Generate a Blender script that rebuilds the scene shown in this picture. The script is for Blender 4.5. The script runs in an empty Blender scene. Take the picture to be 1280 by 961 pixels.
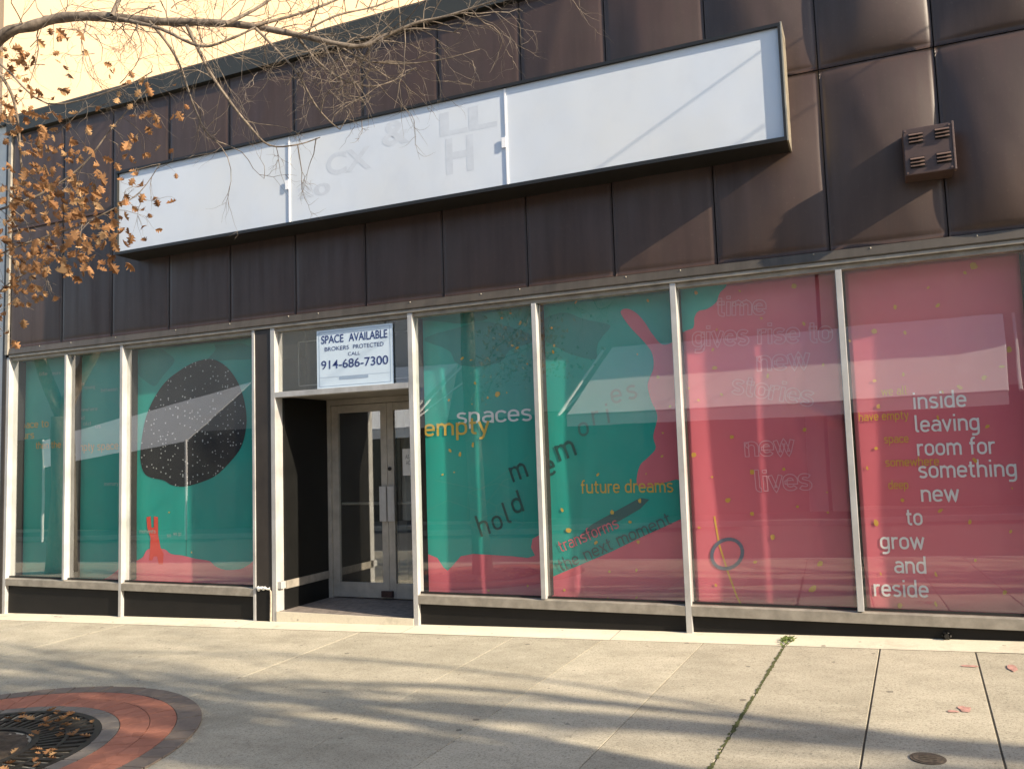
import bpy, bmesh, math, random
from mathutils import Vector, noise, geometry
random.seed(7)
C = bpy.context.scene.collection
R = math.radians

# ------------------------------------------------------------------ camera, sky, sun, exposure
FOC, YAW, PITCH, ROLL = 1041.73, -0.404742, 0.085979, -0.0330316
CD, CH = 7.4, 1.5556
fw = Vector((math.sin(YAW) * math.cos(PITCH), math.cos(YAW) * math.cos(PITCH), math.sin(PITCH)))
rt0 = Vector((math.cos(YAW), -math.sin(YAW), 0))
up0 = rt0.cross(fw)
rt = rt0 * math.cos(ROLL) + up0 * math.sin(ROLL)
up = -rt0 * math.sin(ROLL) + up0 * math.cos(ROLL)
cam = bpy.data.cameras.new('camera')
cam.sensor_width = 36
cam.lens = FOC / 1280 * 36
cam.clip_start = 0.1
cam.clip_end = 500
co = bpy.data.objects.new('camera', cam)
C.objects.link(co)
from mathutils import Matrix
m3 = Matrix((rt, up, -fw)).transposed()
co.matrix_world = Matrix.Translation((0, -CD, CH)) @ m3.to_4x4()
bpy.context.scene.camera = co

SUN = Vector((4.8, -1.0, 2.45)).normalized()
world = bpy.data.worlds.new('World')
bpy.context.scene.world = world
world.use_nodes = True
nt = world.node_tree
sky = nt.nodes.new('ShaderNodeTexSky')
sky.sky_type = 'NISHITA'
sky.sun_disc = False
sky.sun_elevation = math.asin(SUN.z)
sky.sun_rotation = math.atan2(SUN.x, SUN.y)
nt.links.new(sky.outputs[0], nt.nodes['Background'].inputs[0])
nt.nodes['Background'].inputs[1].default_value = 0.13
sl = bpy.data.lights.new('sun', 'SUN')
sl.energy = 5.0
sl.angle = R(0.55)
sl.color = (1.0, 0.86, 0.67)
so = bpy.data.objects.new('sun', sl)
so.rotation_euler = SUN.to_track_quat('Z', 'Y').to_euler()
so.location = (20, -10, 20)
C.objects.link(so)
vs = bpy.context.scene.view_settings
vs.view_transform = 'Standard'
vs.look = 'None'
vs.exposure = 1.1
vs.gamma = 1.0
vs.use_curve_mapping = False


# ------------------------------------------------------------------ helpers
def at(px, py, y=0.0):
    """point of the plane y that shows at pixel (px, py) of the photograph: used to measure the facade"""
    d = fw + rt * ((px - 640) / FOC) + up * ((480.5 - py) / FOC)
    t = (CD + y) / d.y
    return d.x * t, CH + d.z * t


def zg(x, y):
    return 0.024 * x + 0.015 * y


def tag(o, label=None, cat=None, group=None, kind=None):
    if label: o['label'] = label
    if cat: o['category'] = cat
    if group: o['group'] = group
    if kind: o['kind'] = kind
    return o


def empty(name, loc, label, cat, group=None):
    o = bpy.data.objects.new(name, None)
    o.location = loc
    o.empty_display_size = 0.2
    C.objects.link(o)
    return tag(o, label, cat, group)


def fbm(x, y, z=0.0, s=1.0, o=3):
    return noise.fractal(Vector((x * s, y * s, z * s)), 0.6, 2.0, o)


class MB:
    def __init__(self):
        self.v, self.f, self.m = [], [], []

    def add(self, vs_, fs, mi=0):
        n = len(self.v)
        self.v += [tuple(q) for q in vs_]
        for f in fs:
            self.f.append([n + i for i in f])
            self.m.append(mi)

    def box(self, x0, x1, y0, y1, z0, z1, mi=0):
        self.add([(x0, y0, z0), (x1, y0, z0), (x1, y1, z0), (x0, y1, z0),
                  (x0, y0, z1), (x1, y0, z1), (x1, y1, z1), (x0, y1, z1)],
                 [(0, 3, 2, 1), (4, 5, 6, 7), (0, 1, 5, 4), (1, 2, 6, 5), (2, 3, 7, 6), (3, 0, 4, 7)], mi)
        return self

    def prism(self, pts, axis_vec, mi=0):
        """closed polygon pts (3d) swept along axis_vec"""
        n = len(pts)
        a = [Vector(p) for p in pts]
        b = [p + Vector(axis_vec) for p in a]
        self.add(a + b, [tuple(range(n))[::-1], tuple(range(n, 2 * n))] +
                 [(i, (i + 1) % n, n + (i + 1) % n, n + i) for i in range(n)], mi)
        return self

    def tube(self, path, radii, n=6, mi=0, cap=True):
        path = [Vector(p) for p in path]
        if len(path) < 2: return self
        base = len(self.v)
        prev = None
        for i, p in enumerate(path):
            d = (path[min(i + 1, len(path) - 1)] - path[max(i - 1, 0)])
            if d.length < 1e-9: d = Vector((0, 0, 1))
            d.normalize()
            if prev is None:
                a = d.orthogonal().normalized()
            else:
                a = prev - d * prev.dot(d)
                if a.length < 1e-6: a = d.orthogonal()
                a.normalize()
            prev = a
            b = d.cross(a)
            r = radii[i] if isinstance(radii, (list, tuple)) else radii
            for k in range(n):
                t = 2 * math.pi * k / n
                self.v.append(tuple(p + (a * math.cos(t) + b * math.sin(t)) * r))
        for i in range(len(path) - 1):
            for k in range(n):
                k2 = (k + 1) % n
                self.f.append([base + i * n + k, base + i * n + k2, base + (i + 1) * n + k2, base + (i + 1) * n + k])
                self.m.append(mi)
        if cap:
            self.f.append([base + k for k in range(n)][::-1]); self.m.append(mi)
            e = base + (len(path) - 1) * n
            self.f.append([e + k for k in range(n)]); self.m.append(mi)
        return self

    def build(self, name, mats, parent=None, bevel=0.0, smooth=False, loc=None):
        me = bpy.data.meshes.new(name)
        me.from_pydata(self.v, [], self.f)
        if not isinstance(mats, (list, tuple)): mats = [mats]
        for m in mats: me.materials.append(m)
        me.polygons.foreach_set('material_index', self.m)
        if bevel:
            bm = bmesh.new(); bm.from_mesh(me)
            bmesh.ops.bevel(bm, geom=bm.edges[:], offset=bevel, segments=2, affect='EDGES', profile=0.7)
            bm.to_mesh(me); bm.free()
        if smooth:
            me.polygons.foreach_set('use_smooth', [True] * len(me.polygons))
        me.update()
        o = bpy.data.objects.new(name, me)
        C.objects.link(o)
        if parent:
            o.parent = parent
            o.matrix_parent_inverse = parent_inv(parent)
        return o


def parent_inv(p):
    # every parent keeps its own world place in its location, so only that has to be undone
    return Matrix.Translation(p.location).inverted()


# ------------------------------------------------------------------ materials
class NT:
    def __init__(self, name):
        self.mat = bpy.data.materials.new(name)
        self.mat.use_nodes = True
        self.t = self.mat.node_tree
        self.n = self.t.nodes
        self.n.clear()
        self.out = self.n.new('ShaderNodeOutputMaterial')
        self.co = None

    def link(self, a, b): self.t.links.new(a, b)

    def pos(self, scale=(1, 1, 1)):
        g = self.n.new('ShaderNodeNewGeometry')
        mp = self.n.new('ShaderNodeMapping')
        mp.inputs['Scale'].default_value = scale
        self.link(g.outputs['Position'], mp.inputs['Vector'])
        return mp.outputs[0]

    def noise(self, scale, detail=4, rough=0.55, vec=None, stretch=(1, 1, 1)):
        x = self.n.new('ShaderNodeTexNoise')
        x.inputs['Scale'].default_value = scale
        x.inputs['Detail'].default_value = detail
        x.inputs['Roughness'].default_value = rough
        self.link(vec or self.pos(stretch), x.inputs['Vector'])
        return x.outputs[0]

    def voro(self, scale, feature='F1', stretch=(1, 1, 1)):
        x = self.n.new('ShaderNodeTexVoronoi')
        x.feature = feature
        x.inputs['Scale'].default_value = scale
        self.link(self.pos(stretch), x.inputs['Vector'])
        return x

    def ramp(self, fac, stops):
        r = self.n.new('ShaderNodeValToRGB')
        e = r.color_ramp.elements
        while len(e) < len(stops): e.new(0.5)
        for i, (p, c) in enumerate(stops):
            e[i].position = p
            e[i].color = (c, c, c, 1) if not hasattr(c, '__len__') else (*c, 1)
        self.link(fac, r.inputs[0])
        return r.outputs[0]

    def mix(self, fac, a, b, mode='MIX'):
        x = self.n.new('ShaderNodeMix')
        x.data_type = 'RGBA'
        x.blend_type = mode
        for sock, v in ((x.inputs[0], fac), (x.inputs[6], a), (x.inputs[7], b)):
            if isinstance(v, (int, float)): sock.default_value = v
            elif isinstance(v, tuple): sock.default_value = (*v, 1)
            else: self.link(v, sock)
        return x.outputs[2]

    def math(self, op, a, b=0.5):
        x = self.n.new('ShaderNodeMath'); x.operation = op
        for s, v in ((x.inputs[0], a), (x.inputs[1], b)):
            if isinstance(v, (int, float)): s.default_value = v
            else: self.link(v, s)
        return x.outputs[0]

    def bsdf(self, color, rough=0.6, metal=0.0, spec=0.5, bump=None, bstr=0.3, bdist=0.01):
        b = self.n.new('ShaderNodeBsdfPrincipled')
        for s, v in (('Base Color', color), ('Roughness', rough), ('Metallic', metal), ('Specular IOR Level', spec)):
            if isinstance(v, (int, float)): b.inputs[s].default_value = v
            elif isinstance(v, tuple): b.inputs[s].default_value = (*v, 1)
            else: self.link(v, b.inputs[s])
        if bump is not None:
            k = self.n.new('ShaderNodeBump')
            k.inputs['Strength'].default_value = bstr
            k.inputs['Distance'].default_value = bdist
            self.link(bump, k.inputs['Height'])
            self.link(k.outputs[0], b.inputs['Normal'])
        self.link(b.outputs[0], self.out.inputs[0])
        return b


def simple(name, col, rough=0.6, metal=0.0, var=0.15, scale=6, spec=0.5, bump=0.0):
    n = NT(name)
    f = n.noise(scale, 5, 0.6)
    g = n.ramp(f, [(0.3, 1 - var), (0.7, 1.0)])
    c = n.mix(1.0, col, g, 'MULTIPLY')
    n.bsdf(c, rough, metal, spec, bump=f if bump else None, bstr=bump)
    return n.mat


M = {}


def make_fascia(name, c1, c2, c3):
    n = NT(name)
    st = n.noise(3.0, 5, 0.6, stretch=(3.0, 1, 0.22))
    big = n.noise(0.9, 4, 0.6)
    fine = n.noise(40, 4, 0.7)
    c = n.mix(n.ramp(st, [(0.35, 0.0), (0.65, 1.0)]), c1, c2)
    c = n.mix(n.ramp(big, [(0.45, 0.0), (0.75, 0.8)]), c, c3)
    c = n.mix(n.ramp(fine, [(0.60, 0.0), (0.75, 0.25)]), c, (0.16, 0.12, 0.09))
    rgh = n.ramp(st, [(0.3, 0.36), (0.7, 0.56)])
    n.bsdf(c, rgh, 0.0, 0.5, bump=n.noise(14, 3, 0.5), bstr=0.06)
    return n.mat


M['fascia'] = make_fascia('brown_sheet_metal', (0.062, 0.035, 0.025), (0.046, 0.026, 0.019), (0.068, 0.045, 0.034))
M['lip'] = make_fascia('olive_brown_flashing', (0.078, 0.066, 0.050), (0.052, 0.043, 0.033), (0.10, 0.082, 0.062))
M['cap'] = simple('dark_parapet_metal', (0.035, 0.036, 0.030), 0.55, 0, 0.35, 3)
M['brownbox'] = simple('brown_painted_cover', (0.075, 0.044, 0.036), 0.5, 0, 0.3, 12)
M['slat'] = simple('worn_louvre_edge', (0.16, 0.105, 0.085), 0.45, 0, 0.3, 20)


def alu():
    n = NT('weathered_aluminium')
    f = n.noise(5, 5, 0.65, stretch=(1, 1, 0.5))
    sp = n.noise(60, 3, 0.7)
    c = n.mix(n.ramp(f, [(0.35, 0.0), (0.7, 1.0)]), (0.52, 0.515, 0.50), (0.37, 0.36, 0.34))
    c = n.mix(n.ramp(sp, [(0.64, 0.0), (0.72, 0.5)]), c, (0.20, 0.17, 0.13))
    n.bsdf(c, 0.48, 0.25, 0.5)
    return n.mat


M['alu'] = alu()
M['alu_dull'] = simple('dull_bronze_aluminium', (0.36, 0.325, 0.27), 0.5, 0.2, 0.4, 8)
M['door_alu'] = simple('dusty_door_aluminium', (0.50, 0.465, 0.40), 0.5, 0.2, 0.3, 7)
M['plinth'] = simple('black_brown_plinth', (0.009, 0.008, 0.007), 0.65, 0, 0.4, 5, 0.3)
M['column'] = simple('dark_brown_column', (0.040, 0.032, 0.026), 0.5, 0, 0.35, 4)
M['black'] = simple('black_panel', (0.005, 0.005, 0.0045), 0.5, 0, 0.3, 4, 0.3)
M['rubber'] = simple('black_gasket', (0.012, 0.011, 0.010), 0.7, 0, 0.2, 4)
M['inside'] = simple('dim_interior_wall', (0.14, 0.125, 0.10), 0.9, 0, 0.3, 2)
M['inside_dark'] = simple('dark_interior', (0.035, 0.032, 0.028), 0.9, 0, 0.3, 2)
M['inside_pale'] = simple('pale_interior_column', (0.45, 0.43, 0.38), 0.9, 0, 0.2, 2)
M['terrazzo'] = simple('dirty_entry_terrazzo', (0.26, 0.22, 0.19), 0.7, 0, 0.55, 18, bump=0.1)
M['rust'] = simple('rusty_lock', (0.07, 0.03, 0.022), 0.7, 0, 0.5, 40)
M['white_paint'] = simple('white_gob', (0.80, 0.79, 0.74), 0.6, 0, 0.15, 20)
M['tan_trim'] = simple('peeling_tan_edge', (0.50, 0.42, 0.32), 0.6, 0, 0.4, 15)


def glass():
    n = NT('window_glass')
    tr = n.n.new('ShaderNodeBsdfTransparent'); tr.inputs[0].default_value = (0.95, 0.97, 0.96, 1)
    gl = n.n.new('ShaderNodeBsdfGlossy'); gl.inputs['Roughness'].default_value = 0.0
    gl.inputs[0].default_value = (1, 1, 1, 1)
    bmp = n.n.new('ShaderNodeBump'); bmp.inputs['Strength'].default_value = 0.06; bmp.inputs['Distance'].default_value = 0.01
    n.link(n.noise(1.3, 2, 0.4), bmp.inputs['Height'])
    n.link(bmp.outputs[0], gl.inputs['Normal'])
    fr = n.n.new('ShaderNodeFresnel'); fr.inputs[0].default_value = 1.52
    fac = n.math('DIVIDE', n.math('MULTIPLY', fr.outputs[0], 2.0), n.math('ADD', fr.outputs[0], 1.0))
    fac = n.math('MINIMUM', n.math('MULTIPLY', fac, 1.95), 0.28)
    mx = n.n.new('ShaderNodeMixShader')
    n.link(fac, mx.inputs[0]); n.link(tr.outputs[0], mx.inputs[1]); n.link(gl.outputs[0], mx.inputs[2])
    # thin film of street dust on the pane
    df = n.n.new('ShaderNodeBsdfDiffuse'); df.inputs[0].default_value = (0.55, 0.52, 0.46, 1)
    mx2 = n.n.new('ShaderNodeMixShader')
    n.link(n.ramp(n.noise(2.2, 6, 0.7), [(0.3, 0.004), (0.75, 0.035)]), mx2.inputs[0])
    n.link(mx.outputs[0], mx2.inputs[1]); n.link(df.outputs[0], mx2.inputs[2])
    n.link(mx2.outputs[0], n.out.inputs[0])
    return n.mat


M['glass'] = glass()


def cloth(name, col, col2=None, stars=False):
    n = NT(name)
    f = n.noise(1.1, 3, 0.5)
    c = n.mix(n.ramp(f, [(0.3, 0.0), (0.7, 1.0)]), col, col2 or tuple(x * 0.86 for x in col))
    if stars:
        v = n.voro(26)
        pick = n.math('GREATER_THAN', n.math('SUBTRACT', 0.26, v.outputs['Distance']), 0.0)
        # only some of the cells carry a speck
        sep = n.n.new('ShaderNodeSeparateColor'); n.link(v.outputs['Color'], sep.inputs[0])
        some = n.math('GREATER_THAN', sep.outputs[0], 0.62)
        c = n.mix(n.math('MULTIPLY', n.math('MULTIPLY', pick, some), 0.8), c, (0.62, 0.62, 0.62))
    d = n.n.new('ShaderNodeBsdfPrincipled')
    n.link(c, d.inputs['Base Color'])
    d.inputs['Roughness'].default_value = 0.55
    d.inputs['Specular IOR Level'].default_value = 0.25
    n.link(d.outputs[0], n.out.inputs[0])
    return n.mat


M['teal'] = cloth('teal_print', (0.022, 0.440, 0.360), (0.026, 0.370, 0.320))
M['teal_line'] = cloth('pale_teal_line', (0.10, 0.46, 0.38))
M['pink'] = cloth('raspberry_print', (0.780, 0.175, 0.225), (0.72, 0.155, 0.205))
M['egg'] = cloth('starry_black_print', (0.020, 0.020, 0.026), None, True)
M['orange'] = cloth('orange_print', (0.80, 0.52, 0.10))
M['olive'] = cloth('ochre_print', (0.78, 0.46, 0.08))
M['whiteink'] = cloth('white_ink', (0.93, 0.93, 0.93))
M['paleink'] = cloth('pale_pink_ink', (0.88, 0.42, 0.48))
M['darkink'] = cloth('dark_green_ink', (0.020, 0.11, 0.10))
M['mutedink'] = cloth('muted_green_ink', (0.07, 0.26, 0.22))
M['redink'] = cloth('bright_red_print', (0.85, 0.10, 0.07))
M['greyink'] = cloth('grey_green_ink', (0.07, 0.17, 0.17))


def signface():
    n = NT('white_sign_film')
    v = n.n.new('ShaderNodeNewGeometry')
    f = n.noise(0.8, 4, 0.6)
    s = n.noise(2.4, 5, 0.6, stretch=(1.6, 1, 1.2))
    c = n.mix(n.ramp(f, [(0.42, 0.0), (0.72, 0.8)]), (0.60, 0.645, 0.70), (0.62, 0.635, 0.63))
    c = n.mix(n.ramp(s, [(0.5, 0.0), (0.8, 0.35)]), c, (0.50, 0.54, 0.60))
    n.bsdf(c, 0.32, 0, 0.5, bump=n.noise(0.9, 2, 0.45, stretch=(1.0, 1, 0.7)), bstr=0.4, bdist=0.05)
    return n.mat


M['sign'] = signface()
M['ghost'] = simple('ghost_of_old_lettering', (0.578, 0.617, 0.667), 0.35, 0, 0.12, 9)
M['ghost_warm'] = simple('yellowed_sign_patch', (0.80, 0.79, 0.72), 0.35, 0, 0.1, 4)
M['signtape'] = simple('white_sign_joiner', (0.88, 0.88, 0.88), 0.4, 0, 0.1, 4)
M['signframe'] = simple('black_sign_frame', (0.016, 0.015, 0.013), 0.45, 0.1, 0.3, 6)
M['signedge'] = simple('bare_metal_retainer', (0.42, 0.37, 0.28), 0.4, 0.5, 0.4, 5)
M['placard'] = simple('pale_blue_placard', (0.60, 0.72, 0.82), 0.5, 0, 0.06, 5)
M['blueink'] = simple('navy_lettering', (0.025, 0.045, 0.17), 0.5, 0, 0.05, 5)
M['paper'] = simple('white_paper', (0.75, 0.75, 0.72), 0.7, 0, 0.06, 8)
M['greytext'] = simple('grey_print', (0.18, 0.18, 0.18), 0.7, 0, 0.05, 5)


def concrete(name, base, dark, speck=0.35, gum=True):
    n = NT(name)
    big = n.noise(0.55, 5, 0.6)
    mid = n.noise(3.5, 6, 0.7, stretch=(0.6, 1, 1))
    fine = n.noise(70, 4, 0.75)
    grain = n.noise(220, 2, 0.6)
    c = n.mix(n.ramp(mid, [(0.32, 0.0), (0.72, 1.0)]), base, dark)
    c = n.mix(n.ramp(big, [(0.40, 0.0), (0.70, 0.55)]), c, tuple(x * 0.80 for x in base))
    c = n.mix(n.math('MULTIPLY', n.ramp(fine, [(0.50, 0.0), (0.66, 1.0)]), speck), c, tuple(x * 0.45 for x in dark))
    c = n.mix(n.math('MULTIPLY', n.ramp(grain, [(0.52, 0.0), (0.70, 1.0)]), speck * 0.8), c, tuple(min(1, x * 1.35) for x in base))
    if gum:
        v = n.voro(4.6)
        wob = n.math('ADD', v.outputs['Distance'], n.math('MULTIPLY', n.math('SUBTRACT', n.noise(25, 2), 0.5), 0.14))
        sep = n.n.new('ShaderNodeSeparateColor'); n.link(v.outputs['Color'], sep.inputs[0])
        size = n.math('MULTIPLY', sep.outputs[0], 0.085)
        spot = n.math('LESS_THAN', wob, n.math('ADD', size, 0.022))
        some = n.math('GREATER_THAN', sep.outputs[1], 0.36)
        c = n.mix(n.math('MULTIPLY', n.math('MULTIPLY', spot, some), 0.62), c, (0.085, 0.075, 0.062))
    if gum:
        v2 = n.voro(11.0)
        sp2 = n.n.new('ShaderNodeSeparateColor'); n.link(v2.outputs['Color'], sp2.inputs[0])
        w2 = n.math('ADD', v2.outputs['Distance'], n.math('MULTIPLY', n.math('SUBTRACT', n.noise(60, 2), 0.5), 0.3))
        hit = n.math('MULTIPLY', n.math('LESS_THAN', w2, n.math('MULTIPLY', sp2.outputs[0], 0.16)), n.math('GREATER_THAN', sp2.outputs[1], 0.62))
        c = n.mix(n.math('MULTIPLY', hit, 0.5), c, (0.10, 0.09, 0.072))
        gi = n.n.new('ShaderNodeNewGeometry')
        c = n.mix(1.0, c, n.ramp(gi.outputs['Random Per Island'], [(0.0, 0.88), (1.0, 1.04)]), 'MULTIPLY')
        stn = n.noise(1.6, 6, 0.75)
        c = n.mix(n.ramp(stn, [(0.54, 0.0), (0.70, 0.45)]), c, (0.23, 0.205, 0.155))
    n.bsdf(c, 0.88, 0, 0.25, bump=n.noise(55, 5, 0.7), bstr=0.35, bdist=0.006)
    return n.mat


M['conc'] = concrete('sidewalk_concrete', (0.54, 0.485, 0.37), (0.32, 0.285, 0.21), 0.75)
M['oldconc'] = concrete('grey_old_concrete', (0.17, 0.16, 0.14), (0.13, 0.12, 0.105), 0.4)
M['apron'] = concrete('smooth_apron_concrete', (0.74, 0.67, 0.52), (0.64, 0.57, 0.43), 0.18)
M['joint'] = simple('dirt_in_joints', (0.07, 0.06, 0.042), 0.95, 0, 0.5, 8)
M['asphalt'] = simple('asphalt', (0.05, 0.05, 0.05), 0.9, 0, 0.4, 30, bump=0.3)
M['kerb'] = simple('kerb_concrete', (0.40, 0.38, 0.33), 0.85, 0, 0.3, 6)
M['pinkmark'] = simple('faded_pink_spray', (0.62, 0.33, 0.27), 0.9, 0, 0.6, 40)
M['iron'] = simple('dark_cast_iron', (0.030, 0.027, 0.023), 0.6, 0.3, 0.5, 30)
M['moss'] = simple('joint_moss', (0.10, 0.11, 0.03), 0.95, 0, 0.5, 30)
M['weed'] = simple('weed_green', (0.10, 0.14, 0.025), 0.7, 0, 0.4, 30)


def pavers(name, a, b, scale=9.0):
    n = NT(name)
    v = n.voro(scale)
    sep = n.n.new('ShaderNodeSeparateColor'); n.link(v.outputs['Color'], sep.inputs[0])
    c = n.mix(sep.outputs[0], a, b)
    c = n.mix(n.ramp(n.noise(12, 5, 0.7), [(0.45, 0.0), (0.8, 0.5)]), c, tuple(x * 0.55 for x in a))
    n.bsdf(c, 0.85, 0, 0.25, bump=n.noise(45, 4, 0.7), bstr=0.3, bdist=0.005)
    return n.mat


M['redpave'] = pavers('red_paver', (0.50, 0.20, 0.125), (0.38, 0.15, 0.095), 7.0)
M['greypave'] = pavers('grey_brown_paver', (0.235, 0.185, 0.145), (0.19, 0.15, 0.12))
M['stonepave'] = pavers('pale_inner_border', (0.25, 0.215, 0.175), (0.21, 0.18, 0.15))
M['mulch'] = simple('brown_mulch', (0.105, 0.078, 0.052), 0.95, 0, 0.7, 22, bump=0.8)


def bark(name, a, b):
    n = NT(name)
    f = n.noise(22, 5, 0.7, stretch=(1, 1, 0.5))
    c = n.mix(n.ramp(f, [(0.35, 0.0), (0.65, 1.0)]), a, b)
    n.bsdf(c, 0.85, 0, 0.2, bump=f, bstr=0.5, bdist=0.01)
    return n.mat


M['bark'] = bark('grey_bark', (0.19, 0.16, 0.125), (0.085, 0.07, 0.055))
M['twig'] = bark('pale_twig_bark', (0.27, 0.22, 0.17), (0.12, 0.095, 0.073))


def leafmat():
    n = NT('dry_oak_leaf')
    g = n.n.new('ShaderNodeNewGeometry')
    c = n.ramp(g.outputs['Random Per Island'], [(0.0, (0.27, 0.135, 0.065)), (0.4, (0.42, 0.23, 0.11)), (0.75, (0.14, 0.07, 0.036)), (1.0, (0.58, 0.37, 0.19))])
    d = n.n.new('ShaderNodeBsdfDiffuse'); n.link(c, d.inputs[0])
    t = n.n.new('ShaderNodeBsdfTranslucent'); n.link(c, t.inputs[0])
    mx = n.n.new('ShaderNodeMixShader'); mx.inputs[0].default_value = 0.3
    n.link(d.outputs[0], mx.inputs[1]); n.link(t.outputs[0], mx.inputs[2]); n.link(mx.outputs[0], n.out.inputs[0])
    return n.mat


M['leaf'] = leafmat()


def stucco(name, a, b, sc=2.0):
    n = NT(name)
    f = n.noise(sc, 6, 0.6)
    s = n.noise(1.2, 5, 0.6, stretch=(1, 1, 0.2))
    c = n.mix(n.ramp(f, [(0.3, 0.0), (0.7, 1.0)]), a, b)
    c = n.mix(n.ramp(s, [(0.5, 0.0), (0.8, 0.25)]), c, tuple(x * 0.8 for x in a))
    n.bsdf(c, 0.9, 0, 0.2, bump=n.noise(30, 4), bstr=0.2)
    return n.mat


M['peach'] = stucco('peach_stucco', (0.52, 0.365, 0.24), (0.47, 0.325, 0.205), 0.6)
M['offwhite'] = stucco('offwhite_render', (0.66, 0.66, 0.62), (0.58, 0.58, 0.55), 2.0)
M['oppwall'] = stucco('tan_wall', (0.55, 0.52, 0.46), (0.48, 0.45, 0.40), 1.0)
M['oppwall2'] = stucco('grey_wall', (0.50, 0.50, 0.49), (0.44, 0.44, 0.435), 1.0)
M['oppdark'] = simple('dark_shopfront', (0.03, 0.033, 0.034), 0.2, 0, 0.3, 1)
M['awning'] = simple('white_awning_canvas', (0.92, 0.92, 0.90), 0.8, 0, 0.08, 2)
M['awnpipe'] = simple('white_awning_pipe', (0.75, 0.75, 0.75), 0.5, 0, 0.05, 2)

# ------------------------------------------------------------------ ground
def sheet(name, x0, x1, y0, y1, mat, dz=0.0, nx=1, kind='structure'):
    mb = MB()
    for i in range(nx):
        a = x0 + (x1 - x0) * i / nx; b = x0 + (x1 - x0) * (i + 1) / nx
        mb.add([(a, y0, zg(a, y0) + dz), (b, y0, zg(b, y0) + dz), (b, y1, zg(b, y1) + dz), (a, y1, zg(a, y1) + dz)], [(0, 1, 2, 3)])
    return tag(mb.build(name, mat), kind=kind)


KERB_Y = -5.6
sheet('ground', -150, 150, -150, 60, M['joint'], -0.32)
sheet('road', -120, 120, -14.2, KERB_Y - 0.16, M['asphalt'], -0.14)
k = MB()
k.prism([(-100, KERB_Y - 0.16, zg(-100, -5.7) - 0.3), (-100, KERB_Y, zg(-100, -5.7) - 0.3), (-100, KERB_Y, zg(-100, -5.6) + 0.004), (-100, KERB_Y - 0.14, zg(-100, -5.7) + 0.004), (-100, KERB_Y - 0.16, zg(-100, -5.7) - 0.01)], (200, 0, 4.8))
tag(k.build('kerb', M['kerb']), kind='structure')
k = MB()
k.prism([(-100, -14.36, zg(-100, -14) - 0.3), (-100, -14.2, zg(-100, -14) - 0.3), (-100, -14.2, zg(-100, -14.2) - 0.01), (-100, -14.22, zg(-100, -14.2) + 0.004), (-100, -14.36, zg(-100, -14.2) + 0.004)], (200, 0, 4.8))
tag(k.build('kerb', M['kerb']), kind='structure')
sheet('pavement', -100, 100, -20.5, -14.36, M['oldconc'], 0.0)
sheet('joint_bed', -60, 40, KERB_Y, 0.12, M['joint'], -0.004)

# slabs with real open joints between them
joints = [-2.25, -1.38, -0.735, -0.035, 0.61, 1.26, 1.95, 2.7]
xs = [-60, -50, -40, -32, -26, -21, -17, -14, -11.6, -9.7, -7.9, -6.4, -4.75, -3.1] + joints + [3.5, 4.4, 5.4, 7, 9, 12, 16, 22, 30, 40]
sw = MB()
rows = [(KERB_Y, -4.62), (-4.62, -0.30)]
rng = random.Random(3)
PX, PY, PR = -5.42, -3.90, 1.50                      # tree pit
for i in range(len(xs) - 1):
    a0, a1 = xs[i], xs[i + 1]
    g = 0.0055 if -0.9 < a0 < 3.4 else (0.003 if -3.4 < a0 <= -0.9 else 0.0015)
    for (y0, y1) in rows:
        dz = rng.uniform(-0.0008, 0.0008)
        gg = 0.003
        sk = lambda x, y: x + (0.045 * y if x > -2.6 and x < 4 else 0.02 * y)
        p = [(sk(a0, y0) + g, y0 + gg), (sk(a1, y0) - g, y0 + gg), (sk(a1, y1) - g, y1 - gg), (sk(a0, y1) + g, y1 - gg)]
        b = 0.0025 if g > 0.004 else 0.0006
        q = [(p[0][0] + b, p[0][1] + b), (p[1][0] - b, p[1][1] + b), (p[2][0] - b, p[2][1] - b), (p[3][0] + b, p[3][1] - b)]
        sw.add([(x, y, zg(x, y) - 0.006) for x, y in p] + [(x, y, zg(x, y) - 0.0015 + dz) for x, y in p] + [(x, y, zg(x, y) + dz) for x, y in q],
               [(8, 9, 10, 11)] + [(j, (j + 1) % 4, 4 + (j + 1) % 4, 4 + j) for j in range(4)] + [(4 + j, 4 + (j + 1) % 4, 8 + (j + 1) % 4, 8 + j) for j in range(4)])
walk = tag(sw.build('sidewalk', M['conc']), kind='structure')
ap = MB()
axs = [-60, -30, -14, -10.4, -8.34, -6.3, -4.3, -2.2, -0.735, 1.26, 3, 6, 12, 40]
for i in range(len(axs) - 1):
    a, b = axs[i] + 0.002, axs[i + 1] - 0.002
    ap.add([(a, -0.296, zg(a, -.296) + 0.001), (b, -0.296, zg(b, -.296) + 0.001), (b, 0.10, zg(b, 0.1) + 0.014), (a, 0.10, zg(a, 0.1) + 0.014)], [(0, 1, 2, 3)])
tag(ap.build('footpath_edge', M['apron']), kind='structure')

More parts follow.
